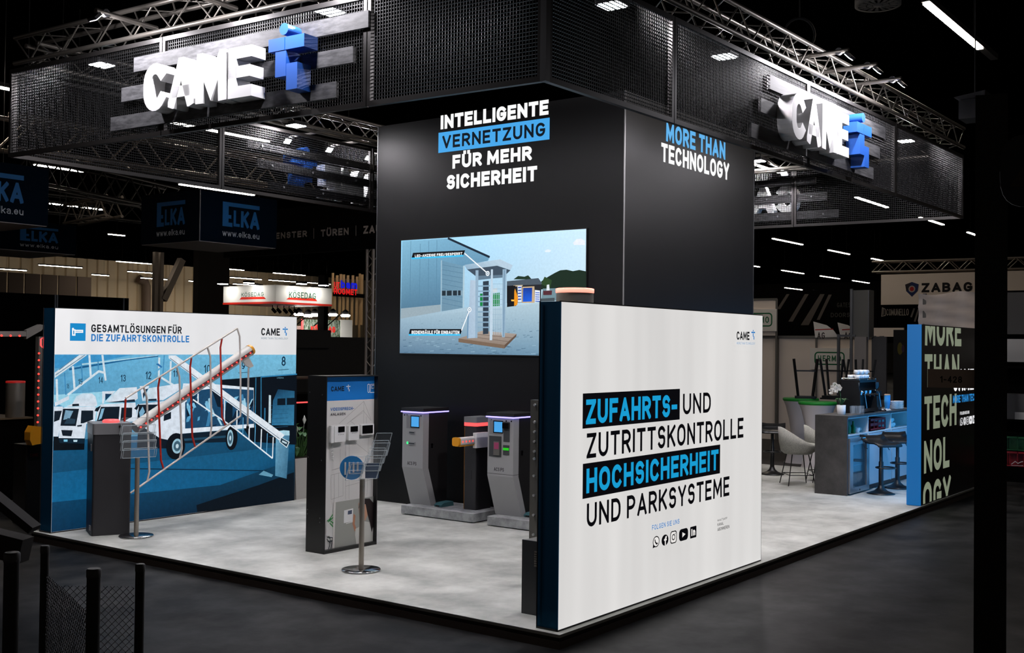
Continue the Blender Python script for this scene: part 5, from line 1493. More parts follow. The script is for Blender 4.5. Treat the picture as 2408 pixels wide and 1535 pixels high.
# espresso machine
em = thing('espresso_machine', 'black and chrome espresso machine with cups on top, on the bar counter', 'coffee machine', (9.68, 1.3, 1.083))
obj('machine_body', B().box(9.30, 9.98, 1.32, 1.46, 1.10, 1.50), 'black_satin', em)
for x in (9.285, 9.98): obj('side_panel', B().prism([(1.17, 1.10), (1.46, 1.10), (1.46, 1.52), (1.22, 1.52), (1.19, 1.40)], 'x', x, x + .015), 'black_satin', em)
obj('brew_head', B().box(9.30, 9.98, 1.20, 1.32, 1.40, 1.52), 'chrome', em)
dt = obj('drip_tray', B().box(9.30, 9.98, 1.16, 1.32, 1.10, 1.15), 'chrome', em)
for x in (9.35, 9.93): obj('machine_foot', B().box(x - .02, x + .02, 1.2, 1.42, 1.082, 1.10), 'black_satin', em)
for x in (9.46, 9.64, 9.82):
    g = obj('group_head', B().lathe([(.034, 1.40), (.034, 1.36), (.026, 1.34)], x, 1.24, 16), 'chrome', em)
    obj('portafilter_handle', B().tube([(x, 1.22, 1.35), (x, 1.10, 1.335)], [.012, .016], 8), 'black_satin', g)
for x in (9.34, 9.94): obj('steam_wand', B().tube([(x, 1.20, 1.40), (x, 1.14, 1.38), (x, 1.12, 1.25), (x + .01, 1.11, 1.16)], .006, 6), 'chrome', em)
r = B()
for y in (1.2, 1.46): r.tube([(9.30, y, 1.575), (9.98, y, 1.575)], .006, 6)
for x in (9.30, 9.98): r.tube([(x, 1.2, 1.575), (x, 1.46, 1.575)], .006, 6)
for x in (9.30, 9.64, 9.98):
    for y in (1.2, 1.46): r.tube([(x, y, 1.52), (x, y, 1.575)], .005, 6)
obj('cup_rail', r, 'chrome', em)
obj('cup_tray', B().box(9.29, 9.99, 1.19, 1.47, 1.52, 1.555), 'black_satin', em)
gr_ = thing('coffee_grinder', 'dark coffee grinder beside the espresso machine', 'grinder', (10.22, 1.32, 1.083))
obj('grinder_body', B().bbox(10.12, 10.32, 1.22, 1.42, 1.083, 1.38, .02), 'black_satin', gr_)
obj('bean_hopper', B().lathe([(.05, 1.38), (.09, 1.44), (.09, 1.5), (.085, 1.51)], 10.22, 1.32, 18), mat('smoked_plastic', (40, 40, 44), .1), gr_)
obj('grinder_spout', B().box(10.19, 10.25, 1.16, 1.22, 1.25, 1.31), 'chrome', gr_)
for k, (x, y) in enumerate(((9.02, 1.20), (9.1, 1.14), (9.2, 1.13), (9.14, 1.22))):
    o = obj('drinking_glass', B().lathe([(.028, 1.083), (.034, 1.085), (.038, 1.2), (.035, 1.2), (.031, 1.092), (.0, 1.09)], x, y, 18, cap=False), 'glass_clear'); tag(o, 'clear drinking glass on the bar, %s from the orchid pot' % ORD[k], 'glass', 'glasses beside the orchid')
# orchid
oc = thing('potted_orchid', 'white orchid in a white cylindrical pot on the corner of the bar', 'plant', (8.86, 1.30, 1.083))
obj('flower_pot', B().lathe([(.052, 1.083), (.058, 1.09), (.062, 1.215), (.057, 1.215), (.055, 1.19), (.0, 1.188)], 8.86, 1.30, 24, cap=False), 'porcelain', oc)
lv = B()
for a, L in ((0.3, .14), (1.6, .12), (2.7, .15), (3.9, .12), (5.2, .14), (4.6, .1)):
    bx, by = 8.86, 1.30
    t_ = Vector((bx + L * math.cos(a) * .8, by + L * math.sin(a) * .8, 1.22 + .07)); m_ = Vector((bx + L * .45 * math.cos(a), by + L * .45 * math.sin(a), 1.31))
    w = Vector((-math.sin(a), math.cos(a), 0)) * .03
    p0 = Vector((bx, by, 1.20))
    lv.add([p0 - w * .4, m_ - w, t_, m_ + w, p0 + w * .4, m_ - Vector((0, 0, .012))], [(0, 1, 5), (0, 5, 3, 4), (1, 2, 5), (5, 2, 3)], sm=True)
obj('leaves', lv, 'leaf_green', oc)
st_ = B().tube([(8.86, 1.30, 1.2), (8.85, 1.31, 1.36), (8.84, 1.33, 1.46), (8.82, 1.37, 1.50), (8.80, 1.41, 1.47)], .004, 6)
obj('flower_stem', st_, 'stem_green', oc)
rr = random.Random(2)
for (x, y, z) in ((8.84, 1.335, 1.47), (8.80, 1.30, 1.45), (8.83, 1.38, 1.495), (8.79, 1.40, 1.455), (8.80, 1.35, 1.42), (8.785, 1.42, 1.40)):
    b = B()
    for k in range(5):
        a = math.pi * 2 * k / 5 + rr.random()
        u_ = Vector((-.25, math.cos(a), math.sin(a))) * .042
        v_ = Vector((-.1, -math.sin(a), math.cos(a))) * .022
        c = Vector((x, y, z))
        b.add([c, c + u_ * .55 + v_, c + u_, c + u_ * .55 - v_, c + u_ * .5 + Vector((-.008, 0, 0))], [(0, 3, 4), (0, 4, 1), (3, 2, 4), (4, 2, 1)], sm=True)
    obj('flower', b, 'petal_white', oc)
cl = thing('cup_sleeve_stack', 'tall stack of blue printed paper cups on the bar', 'paper cups', (10.72, 1.27, 1.083))
obj('cup_stack', B().lathe([(.032, 1.083), (.045, 1.2), (.046, 1.22), (.044, 1.225), (.047, 1.25), (.044, 1.255), (.047, 1.28), (.044, 1.3)], 10.72, 1.27, 20), mat('paper_cup_blue', (60, 150, 210), .5), cl)
obj('cup_lid', B().lathe([(.047, 1.3), (.047, 1.31), (.035, 1.318)], 10.72, 1.27, 20), mat('kraft_lid', (176, 150, 124), .6), cl)
for k, (x, y, n) in enumerate(((10.87, 1.215, 7), (11.02, 1.19, 7))):
    for j in range(n):
        z = 1.083 + .018 * j
        o = obj('saucer', B().lathe([(.04, z), (.05, z + .002), (.075, z + .014), (.073, z + .017), (.045, z + .006), (0, z + .005)], x, y, 20, cap=False), 'porcelain'); tag(o, ('white saucer in the stack next to the blue paper cups, %s from the bottom', 'white saucer in the stack near the blue wall end, %s from the bottom')[k] % ORD[j], 'saucer', ('saucers beside the cups', 'saucers near the wall end')[k])
b = B()
rr = random.Random(8)
n = 7
vs = [(10.22 + .2 * i / n, 1.11 + .13 * j / n, 1.086 + .03 * abs(math.sin(i * 1.1 + j * .9)) * (1 if 0 < j < n else .3)) for i in range(n + 1) for j in range(n + 1)]
b.add(vs, [(i * (n + 1) + j, (i + 1) * (n + 1) + j, (i + 1) * (n + 1) + j + 1, i * (n + 1) + j + 1) for i in range(n) for j in range(n)], sm=True)
o = obj('cloth', b, 'porcelain'); tag(o, 'crumpled white cloth lying on the bar near the paper cups', 'cloth')

# bar stools
def bar_stool(x, y, rz, label, first=[]):
    if first: return copy_tree(first[0], (x, y, 0), rz, label)
    t = thing('bar_stool', label, 'bar stool', (x, y, 0), rz)
    obj('stool_base', B().lathe([(.0, .001), (.185, .001), (.19, .008), (.15, .022), (.09, .045), (.05, .08), (.035, .12)], 0, 0, 32, cap=False), 'stool_black', t, local=True)
    obj('gas_column', B().lathe([(.033, .10), (.033, .44), (.024, .45), (.024, .66)], 0, 0, 16), 'stool_black', t, local=True)
    ring = [( .0 + .13 * math.cos(a), -.10 + .13 * math.sin(a), .37) for a in [math.pi * 2 * k / 20 for k in range(20)]]
    obj('foot_ring', B().tube(ring, .010, 8, closed=True), 'stool_black', t, local=True)
    b = B()
    prof = [(-.20, .655), (-.17, .675), (-.10, .688), (0, .684), (.10, .69), (.17, .725), (.215, .775)]
    W = .195
    top = []; bot = []
    for yy, zz in prof:
        top.append([(-W, yy, zz + .02 + .012), (-W * .5, yy, zz + .018), (W * .5, yy, zz + .018), (W, yy, zz + .032)])
        bot.append([(-W, yy, zz + .006), (-W * .5, yy, zz), (W * .5, yy, zz), (W, yy, zz + .006)])
    vs = [p for r in top for p in r] + [p for r in bot for p in r]
    N = len(prof); fs = []
    for i in range(N - 1):
        for j in range(3):
            a = i * 4 + j
            fs.append((a, a + 1, a + 5, a + 4))
            c = N * 4 + a
            fs.append((c, c + 4, c + 5, c + 1))
    for i in range(N - 1):
        for j, s_ in ((0, 1), (3, -1)):
            a = i * 4 + j; c = N * 4 + a
            fs.append((a, a + 4, c + 4, c) if s_ > 0 else (a, c, c + 4, a + 4))
    for i, s_ in ((0, 1), (N - 1, -1)):
        for j in range(3):
            a = i * 4 + j; c = N * 4 + a
            fs.append((a, c, c + 1, a + 1) if s_ > 0 else (a, a + 1, c + 1, c))
    b.add(vs, fs, sm=True)
    obj('stool_seat', b, 'stool_black', t, local=True)
    obj('height_lever', B().tube([(.02, 0, .66), (.12, .02, .645), (.15, .02, .60)], .006, 6), 'stool_black', t, local=True)
    obj('strap', B().tube([(-W, .1, .70), (-W - .02, .12, .74), (-W - .015, .09, .64), (-W + .02, .06, .62)], .005, 5), 'stool_black', t, local=True)
    first.append(t); return t
bar_stool(9.10, .82, -.6, 'black bar stool with trumpet base standing before the bar fridge')
bar_stool(9.90, .85, -.9, 'black bar stool with trumpet base close to the blue wall end')
bar_stool(10.34, 2.96, -1.2, 'black bar stool cut off by the right edge of the white front lightbox')

def shell_chair(x, y, rz, label, first=[]):
    if first: return copy_tree(first[0], (x, y, 0), rz, label)
    t = thing('counter_chair', label, 'chair', (x, y, 0), rz)
    # bucket shell: rows from the seat centre out to the rim; back is +y
    b = B()
    n = 22
    rows = []
    for j, (rx, ry, zz) in enumerate(((.10, .10, .50), (.19, .18, .49), (.235, .225, .53), (.26, .25, .62), (.27, .26, 1.0))):
        row = []
        for k in range(n):
            a = 2 * math.pi * k / n
            back = (1 + math.sin(a)) / 2
            z = zz
            if j == 4: z = .60 + .245 * min(1, max(0, (back - .22) * 1.3)) ** 1.25
            if j == 3: z = .555 + .07 * back
            row.append((rx * math.cos(a) * 1.02, ry * math.sin(a), z))
        rows.append(row)
    outer = [[(p[0] * 1.09, p[1] * 1.09, p[2] - (.035 if j < 3 else .0)) for p in row] for j, row in enumerate(rows)]
    vs = [p for r in rows for p in r] + [p for r in outer for p in r]
    M = 5 * n
    fs = []
    for j in range(4):
        for k in range(n):
            a, c = j * n + k, j * n + (k + 1) % n
            fs.append((a, c, c + n, a + n)); fs.append((M + a, M + a + n, M + c + n, M + c))
    for k in range(n):
        a, c = 4 * n + k, 4 * n + (k + 1) % n
        fs.append((a, c, M + c, M + a))
    fs.append(tuple(range(n)))
    fs.append(tuple(M + k for k in range(n))[::-1])
    b.add(vs, fs, sm=True)
    obj('bucket_seat', b, 'chair_fabric', t, local=True)
    L = ((-.17, -.16), (.17, -.16), (-.17, .16), (.17, .16))
    for lx, ly in L:
        obj('leg', B().tube([(lx * .75, ly * .75, .46), (lx * 1.25, ly * 1.25, .0)], [.009, .007], 8), 'stool_black', t, local=True)
    q = [(lx * 1.08, ly * 1.08, .155) for lx, ly in (L[0], L[1], L[3], L[2])]
    obj('foot_rail', B().tube(q, .006, 6, closed=True), 'stool_black', t, local=True)
    first.append(t); return t
shell_chair(9.32, 2.12, math.radians(40), 'grey upholstered counter chair with thin black legs, left of the bar counter')
shell_chair(9.95, 1.98, math.radians(35), 'grey upholstered counter chair mostly hidden behind the bar end panel')
wt = thing('round_table', 'round white table edge showing beside the right edge of the front lightbox', 'table', (10.55, 3.62, 0))
obj('table_top', B().lathe([(.34, 1.03), (.35, 1.035), (.35, 1.05), (.34, 1.055)], 10.55, 3.62, 40), 'porcelain', wt)
obj('table_column', B().lathe([(.035, .02), (.035, 1.03)], 10.55, 3.62, 14), 'stool_black', wt)
obj('table_foot', B().lathe([(.0, .001), (.22, .001), (.22, .012), (.04, .03)], 10.55, 3.62, 28, cap=False), 'stool_black', wt)

# high tables under stretch covers, with stools upside down on them (on the hall floor behind)
mat('stretch_cover', (196, 190, 190), .8)
mat('cover_green', (10, 130, 36), .6)
def high_table(x, y, label):
    t = thing('high_table', label, 'high table', (x, y, -.103))
    z0 = -.103
    prof = [(.30, z0 + .001), (.26, z0 + .10), (.19, z0 + .45), (.18, z0 + .6), (.21, z0 + .8), (.27, z0 + 1.05), (.31, z0 + 1.14)]
    obj('stretch_cover', B().lathe(prof, x, y, 32), 'stretch_cover', t)
    obj('green_top', B().lathe([(.31, z0 + 1.14), (.325, z0 + 1.16), (.325, z0 + 1.185), (.31, z0 + 1.195)], x, y, 32), 'cover_green', t)
high_table(12.2, 2.95, 'high table in a pale stretch cover with green top, the nearer one behind the bar')
high_table(13.35, 3.72, 'green topped high table in a pale stretch cover, the farther one carrying a stool')
def upturned_stool(x, y, z, rz, label, first=[]):
    if first: return copy_tree(first[0], (x, y, z), rz, label)
    t = thing('wooden_stool', label, 'stool', (x, y, z), rz)
    obj('stool_seat', B().bbox(-.19, .19, -.19, .19, 0, .04, .03), 'stool_black', t, local=True)
    for sx in (-1, 1):
        for sy in (-1, 1):
            obj('leg', B().bar((sx * .13, sy * .13, .04), (sx * .21, sy * .21, .72), .034, .034), 'stool_black', t, local=True)
    q = [(.185, .185, .5), (.185, -.185, .5), (-.185, -.185, .5), (-.185, .185, .5)]
    b = B()
    for i in range(4): b.bar(q[i], q[(i + 1) % 4], .02, .02)
    obj('stretcher', b, 'stool_black', t, local=True)
    first.append(t); return t
upturned_stool(13.32, 3.62, 1.093, .4, 'dark stool standing upside down on the farther green topped table')
t_ = thing('high_table', 'low dark table between the green topped tables and the coffee machine', 'table', (14.2, 3.2, -.103))
obj('table_top', B().box(13.85, 14.55, 2.85, 3.55, 1.06, 1.09), 'stool_black', t_)
obj('table_leg', B().box(14.15, 14.25, 3.15, 3.25, -.103, 1.06), 'stool_black', t_)
upturned_stool(14.05, 3.35, 1.09, .1, 'dark stool upside down behind the orchid, beside the green topped tables')
upturned_stool(14.4, 3.0, 1.09, .9, 'dark stool upside down behind the espresso machine, half hidden by the grey pole')


# ================================================================= NEIGHBOURING STANDS AND THE HALL BEYOND
mat('elka_navy', (2, 14, 26), .9, spec=.05)
mat('board_dark', (6, 5, 5), .9, spec=.04)
mat('board_pale', (150, 142, 136), .6)
mat('pale_panel', (236, 222, 208), .7)
mat('brown_panel', (120, 104, 92), .7)
mat('truss_dark', (52, 50, 48), .4, .8)
mat('steel_warm', (150, 140, 130), .4, .7)
mat('tan_board', (120, 100, 74), .6)
mat('curtain_black', (7, 7, 8), .8)

def one(name, b, m, label, cat, group=None):
    return tag(obj(name, b, m), label, cat, group)

# ---- hanging cubes with blue lettering
def hanging_cube(x0, y0, w, d, z0, z1, label, faces):
    t = thing('hanging_cube', label, 'hanging sign', (x0 + w / 2, y0 + d / 2, z0))
    obj('cube_fabric', B().box(x0, x0 + w, y0, y0 + d, z0 + .01, z1), 'elka_navy', t)
    obj('cube_underside', B().box(x0 + .01, x0 + w - .01, y0 + .01, y0 + d - .01, z0, z0 + .01), 'board_pale', t)
    obj('corner_edge', B().box(x0 - .004, x0 + .008, y0 - .004, y0 + .008, z0, z1), 'alu_grey', t)
    h = z1 - z0
    for axis in faces:
        P = Print('Y' if axis == 'Y' else 'X', (y0 if axis == 'Y' else x0) - .004, -1)
        def q(a, c):
            return (x0 + a * w, z0 + c * h) if axis == 'Y' else (y0 + d - a * d, z0 + c * h)
        BL_ = (18, 92, 146)
        def polyq(pts): P.poly([q(*p) for p in pts], BL_)
        P.poly([q(.28, .82), q(.76, .82), q(.76, .74), q(.28, .74)], BL_)
        P.poly([q(.28, .74), q(.355, .74), q(.355, .34), q(.28, .34)], BL_)
        P.poly([q(.355, .57), q(.39, .57), q(.39, .50), q(.355, .50)], BL_); P.poly([q(.355, .42), q(.405, .42), q(.405, .34), q(.355, .34)], BL_)
        P.text('L', q(.42, .34), q(.50, .69), BL_, .26, .1)
        P.text('K', q(.515, .34), q(.62, .69), BL_, .26, .1)
        P.text('A', q(.635, .34), q(.76, .69), BL_, .24, .1)
        P.text('www.elka.eu', q(.28, .15), q(.76, .27), (186, 190, 192), .13, .14)
        obj('printed_lettering', P.b, 'paper_print', t)
    for x, y in ((x0 + .2, y0 + .2), (x0 + w - .2, y0 + .2)):
        obj('hanging_wire', B().tube([(x, y, z1), (x, y, 8.6)], .006, 4), 'black_paint', t)
hanging_cube(4.19, 9.39, 1.5, 1.45, 3.5, 4.28, 'dark blue hanging cube with blue letters on two faces, beside the canopy', 'XY')
hanging_cube(.36, 9.5, 1.46, 1.5, 3.5, 4.27, 'dark blue hanging cube with large blue letters cut off by the picture edge', 'Y')
hanging_cube(3.35, 13.6, 1.45, 1.5, 3.5, 4.02, 'dark hanging cube with faint blue letters lower down behind the first one', 'Y')

# ---- neighbouring stand on the left: black wall, plinth with bollard, folded barrier
one('stand_platform', B().box(-8, 3.3, 9.3, 13.4, -.103, -.09).box(-8, 3.3, 10.4, 13.4, -.09, -.001), 'tan_board', 'low tan platform of the neighbouring stand at the picture edge', 'platform')
one('floor_edge', B().box(-6, 1.5, 8.86, 8.98, -.103, -.085), 'porcelain', 'narrow white edge board lying on the dark floor at the far left', 'edge board')
wl = thing('partition_wall', 'black partition wall behind the truck photo lightbox, with two thin metal uprights', 'partition', (-1.5, 13.6, 0))
(xa, za), (xb, zb) = [(4.428,2.801),(5.884,2.772)]
obj('wall_panels', B().box(-9, xb, 13.6, 13.7, -.1, (za + zb) / 2), 'board_dark', wl)
for (x, _) in [(4.412,2.8),(4.452,2.802),(5.768,2.775)]:
    obj('metal_upright', B().box(x - .012, x + .012, 13.58, 13.6, -.1, (za + zb) / 2), 'alu_grey', wl)
bp = thing('plinth', 'dark display plinth with a steel bollard, on the neighbouring stand at the left edge', 'plinth', (1.0, 9.9, 0))
obj('plinth_body', B().box(-.4, 1.63, 9.5, 10.3, -.08, .965), 'board_dark', bp); obj('plinth_top', B().box(-.42, 1.65, 9.48, 10.32, .965, .985), 'tan_board', bp)
bb2 = thing('bollard', 'short steel bollard standing on the dark plinth at the left edge', 'bollard', (1.5, 9.7, .985))
obj('steel_tube', B().lathe([(.118, .985), (.118, 1.43)], 1.49, 9.64, 28), 'steel_brushed', bb2)
obj('light_ring', B().lathe([(.12, 1.43), (.12, 1.452), (.11, 1.456)], 1.49, 9.64, 28), mat('ring_red_dim', (140, 20, 20), .4, emit=(150, 24, 20), strength=.6), bb2)
fb = thing('folding_barrier', 'barrier with folded red lit boom and yellow hub behind the navy lightbox end', 'barrier', (.6, 7.8, -.1))
obj('cabinet_body', B().bbox(.52, .80, 7.66, 7.95, -.103, .80, .02), 'black_satin', fb)
P = Print('Y', 7.658, -1); P.text('CAME', (.56, .66), (.66, .70), (120, 40, 30), .2, .14); obj('printed_lettering', P.b, 'paper_print', fb)
obj('yellow_hub', B().prism([(.50, .86), (.53, .80), (.66, .82), (.70, .90), (.68, 1.0), (.54, 1.02), (.50, .95)], 'y', 7.56, 7.68), 'boom_yellow', fb)
up = obj('lower_boom', B().bar((.612, 7.6, 1.0), (.612, 7.6, 2.03), .05, .07), mat('boom_dull', (110, 106, 100), .5), fb)
b = B()
for k in range(11): b.tube([(.59, 7.57, 1.06 + .078 * k), (.59, 7.56, 1.06 + .078 * k)], .011, 8)
obj('led_lights', b, 'led_red', up)
ub = obj('upper_boom', B().bar((-.9, 7.6, 2.03), (.46, 7.6, 2.06), .05, .06).prism([(.44, 2.0), (.62, 2.10), (.66, 2.16), (.60, 2.17), (.44, 2.10)], 'y', 7.57, 7.63), 'boom_dull', fb)
b = B()
for k in range(12): b.tube([(-.8 + .105 * k, 7.57, 2.035), (-.8 + .105 * k, 7.56, 2.035)], .011, 8)
obj('led_lights', b, 'led_red', ub)
obj('support_rod', B().tube([(.665, 7.6, 1.0), (.665, 7.6, 2.16)], .012, 8), 'steel_grey', fb)
obj('elbow_ring', B().tube([(.61, 7.57, 2.0), (.64, 7.565, 2.02), (.655, 7.565, 1.97), (.635, 7.57, 1.90), (.61, 7.57, 1.93)], .012, 6, closed=True), 'led_red_glow', fb)

# ---- dark fascia with pale words, on an aluminium post
fs = thing('fascia_board', 'dark fascia with pale lettering ending in ZA, beside the left tower edge', 'fascia', (6.95, 9.6, 3.6))
obj('fascia_panel', B().box(6.9, 7.0, 8.3, 12.2, 3.55, 4.35), 'board_dark', fs)
P = Print('X', 6.897, -1)
GP = (156, 144, 134)
P.text('FENSTER', *[(10.912,3.825),(9.981,3.935)], GP, .24, .14)
P.text('TÜREN', *[(9.648,3.809),(8.978,3.928)], GP, .24, .14)
P.text('ZAUN', *[(8.644,3.806),(8.098,3.936)], GP, .24, .14)
for q in ([(9.814,3.783),(9.817,3.962)], [(8.81,3.783),(8.813,3.955)]): P.line(q, .012, GP)
obj('printed_lettering', P.b, 'paper_print', fs)
pt = thing('truss_post', 'aluminium truss post standing against the left edge of the tower', 'post', (7.0, 8.55, -.1))
for dx, dy in ((0, 0), (.14, 0), (0, .14), (.14, .14)):
    obj('corner_tube', B().tube([(6.93 + dx, 8.44 + dy, -.1), (6.93 + dx, 8.44 + dy, 3.55)], .024, 8), 'steel_warm', pt)
g = B()
for k in range(14):
    z = .1 + .25 * k
    g.tube([(6.93, 8.44, z), (6.93, 8.58, z + .125)], .008, 5).tube([(6.93, 8.58, z + .125), (6.93, 8.44, z + .25)], .008, 5).tube([(6.93, 8.44, z), (7.07, 8.44, z + .125)], .008, 5)
obj('lattice_braces', g, 'steel_warm', pt)

# ---- black curtain wall and dark counter below, behind the intercom panel
cw = one('curtain_wall', B().box(10.2, 12.9, 14.0, 14.15, -.1, 2.15).box(10.2, 11.35, 13.95, 14.0, 1.9, 2.3), 'curtain_black', 'black curtain wall between the truck photo lightbox and the tower', 'curtain')
dk = thing('dark_counter', 'dark counter with a red light line, just behind the planter', 'counter', (8.2, 11.3, 0))
obj('counter_body', B().box(7.6, 9.2, 11.3, 11.9, -.1, 1.05), 'board_dark', dk)
obj('red_line', B().box(7.62, 9.18, 11.28, 11.3, .88, .905), 'led_red_glow', dk)
obj('counter_top', B().box(7.55, 9.25, 11.25, 11.95, 1.33, 1.36), mat('wood_brown', (88, 62, 46), .5), dk)
obj('counter_post', B().box(7.6, 7.66, 11.3, 11.36, 1.05, 1.33).box(9.1, 9.16, 11.3, 11.36, 1.05, 1.33), 'board_dark', dk)

# ---- white and red hanging sign with four lamps, and the stand under it
ks = thing('hanging_sign', 'white hanging sign box with a red lower edge and green lettering, lit by four lamps', 'hanging sign', (17.3, 22.4, 3.2))
x0, y0 = 16.1, 21.2
obj('sign_box', B().box(x0, x0 + 2.3, y0, y0 + 2.4, 3.24, 3.74), mat('sign_white', (226, 224, 220), .6), ks)
obj('red_edge', B().box(x0 - .01, x0 + 2.31, y0 - .01, y0 + 2.41, 3.18, 3.24), mat('sign_red', (214, 40, 24), .5), ks)
for axis, bl, tr, tri in (('X', [(22.753,3.411)][0], [(21.721,3.532)][0], [(22.836,3.325),(21.622,3.323),(21.717,3.392),(22.741,3.4)]), ('Y', [(16.623,3.375)][0], [(17.712,3.562)][0], [(16.516,3.321),(17.784,3.315),(17.688,3.407),(16.613,3.38)])):
    P = Print(axis, (x0 if axis == 'X' else y0) - .003, -1)
    P.poly(tri, (222, 44, 26)); P.text('KÖSEDAG', bl, tr, (36, 92, 66), .15, .16)
    obj('printed_lettering', P.b, 'paper_print', ks)
mat('spot_face', (255, 255, 255), .4, emit=(255, 252, 244), strength=60)
def gallows_lamp(p, q, label):
    t = thing('sign_lamp', label, 'lamp', p)
    obj('lamp_arm', B().tube([p, q], .02, 6), 'board_dark', t)
    v = Vector(q)
    obj('lamp_head', B().box(v.x - .14, v.x + .14, v.y - .1, v.y + .1, v.z, v.z + .06), 'board_dark', t)
    obj('lamp_face', B().box(v.x - .13, v.x + .13, v.y - .09, v.y + .09, v.z - .02, v.z), 'spot_face', t)
gallows_lamp((16.3, 23.2, 3.76), (15.75, 23.2, 3.80), 'glowing lamp over the left face of the white and red sign, outer one')
gallows_lamp((16.3, 22.0, 3.76), (15.75, 22.0, 3.80), 'glowing lamp over the left face of the white and red sign, near its corner')
gallows_lamp((16.8, 21.4, 3.76), (16.8, 20.85, 3.80), 'glowing lamp over the right face of the white and red sign, near its corner')
gallows_lamp((17.7, 21.4, 3.76), (17.7, 20.85, 3.80), 'glowing lamp over the right face of the white and red sign, outer one')
# the plant wall stand under the sign
hw = thing('stand_wall', 'stand wall with a green plant panel and red raised lettering under the lamps', 'stand wall', (18.5, 24.9, 0))
obj('wall_board', B().box(14.6, 22.5, 25.0, 25.1, -.1, 2.62), 'board_pale', hw)
(xa, za), (xb, zb) = [(20.676,2.86),(22.511,2.476)]
gm = mat('plant_wall_green', (40, 66, 34), .8, noise=(14, (176, 186, 176), .42, .66, (1.6, 1, .5)))
obj('plant_panel', B().box(xa, xb, 24.93, 25.0, 1.2, za), gm, hw)
P = Print('Y', 24.925, -1)
P.text('KÖSEDAG', *[(21.027,2.406),(22.211,2.63)], (226, 36, 30), .26, .1)
P.poly([(21.146,2.388),(21.722,2.398),(21.669,2.332),(21.161,2.33)], (206, 30, 24))
obj('red_lettering', P.b, 'paper_print', hw)
(xa, za), (xb, zb) = [(20.559,2.857),(20.631,2.49)]
obj('red_light_strip', B().box(xa, xb, 24.88, 24.92, 1.3, za), 'led_red_glow', hw)
(xa, za), (xb, zb) = [(22.468,2.887),(23.057,2.384)]
obj('white_panel', B().box(xa, xb, 24.9, 24.98, 1.3, za), 'sign_white', hw)
for k, (u, lab) in enumerate((([(19.593,3.004)][0], 'first'), ([(20.029,2.968)][0], 'second'), ([(20.328,3.003)][0], 'third'), ([(21.186,3.036)][0], 'fourth'), ([(21.794,3.021)][0], 'fifth'))):
    t = thing('stand_spotlight', 'round glowing spotlight over the plant wall stand, %s from the lightbox' % lab, 'spotlight', (u[0], 24, u[1]))
    obj('lamp_housing', B().lathe([(.1, u[1] + .03), (.12, u[1] + .12), (.03, u[1] + .2)], u[0], 24, 14), 'board_dark', t)
    obj('lamp_arm', B().tube([(u[0], 24, u[1] + .18), (u[0], 25.02, 2.58)], .02, 6), 'board_dark', t)
    obj('lamp_face', B().lathe([(.13, u[1] - .06), (.17, u[1]), (.10, u[1] + .03)], u[0], 24, 16), 'spot_face', t)
for k, (px_, lab) in enumerate((([(16.948,3.088)][0], 'first'), ([(17.147,3.07)][0], 'second'), ([(17.412,3.104)][0], 'third'), ([(17.63,3.112)][0], 'fourth'), ([(17.843,3.111)][0], 'fifth'))):
    o = one('track_spot', B().tube([(px_[0], 22.3, 3.25), (px_[0], 22.3, 3.05)], .015, 6).tube([(px_[0] - .05, 22.25, 3.07), (px_[0] + .05, 22.2, 2.95)], .05, 8), 'board_dark', 'small black track spotlight under the red edge of the hanging sign, %s in the row' % lab, 'spotlight')
# wooden slat tower with red and blue lettering
wd = thing('slat_tower', 'pale wooden slat frame with blue and red raised letters beside the alu post', 'slat frame', (24, 26, 2.5))
sl = [(24.238,3.857),(24.506,3.869),(24.709,3.877),(24.936,3.887),(25.187,3.898),(25.441,3.909),(25.721,3.921)]
for (x, z) in sl:
    obj('wood_slat', B().box(x - .026, x + .026, 27, 27.1, z - 1.15, z), mat('slat_wood', (214, 178, 130), .6), wd)
for (x, z) in [(24.356,4.669),(24.557,4.729),(24.715,4.722),(24.943,4.702),(25.218,4.718),(25.45,4.682),(25.738,4.782)]:
    obj('wood_slat', B().box(x - .022, x + .022, 27, 27.1, z - .8, z), 'slat_wood', wd)
P = Print('Y', 26.9, -1)
P.text('UT', *[(24.055,4.161),(24.343,4.407)], (232, 40, 40), .24, .12)
P.text('bam', *[(24.401,4.178),(25.306,4.475)], (20, 30, 200), .26, .1)
P.text('ROOMET', *[(24.042,3.93),(25.303,4.157)], (228, 26, 30), .2, .12)
obj('lit_lettering', P.b, 'backlit_print', wd)
for (x, z) in (sl[0], sl[-1]): obj('frame_post', B().box(x - .03, x + .03, 27.13, 27.2, -.1, z + .9), 'slat_wood', wd)
(xa, za), (xb, zb) = [(24.079,3.849),(25.786,3.996)]
obj('cross_rail', B().box(xa, xb, 26.95, 27.0, za, zb), 'board_dark', wd)
# black column beside it and dark steel pieces of the hall
(xa, z_), (xb, z2) = [(19.801,4.011),(19.991,4.021)]
one('hall_column', B().box(xa, xb, 23, 23.3, -.1, 4.3), 'board_dark', 'thin black column between the hanging sign and the wooden slat frame', 'column')
sp = thing('steel_support', 'twin steel posts with a slanting strut in front of the corrugated wall', 'steel support', (25.6, 40, -.1))
for (x, z) in [(25.437,5.945),(25.74,5.966)]: obj('steel_post', B().box(x - .09, x + .09, 40, 40.2, -.1, 6.2), 'steel_warm', sp)
(xa, za), (xb, zb) = [(25.873,3.983),(26.885,5.946)]
obj('strut', B().bar((xa, 40.1, za), (xb, 40.1, zb), .3, .3), 'steel_warm', sp)
(xa, za), (xb, zb) = [(28.564,6.205),(30.479,3.431)]
one('hall_pier', B().box(xa, xb, 41, 41.4, -.1, 8.6), mat('pier_dark', (46, 40, 35), .8), 'broad dark hall pier behind the right end of the truck photo lightbox', 'pier')
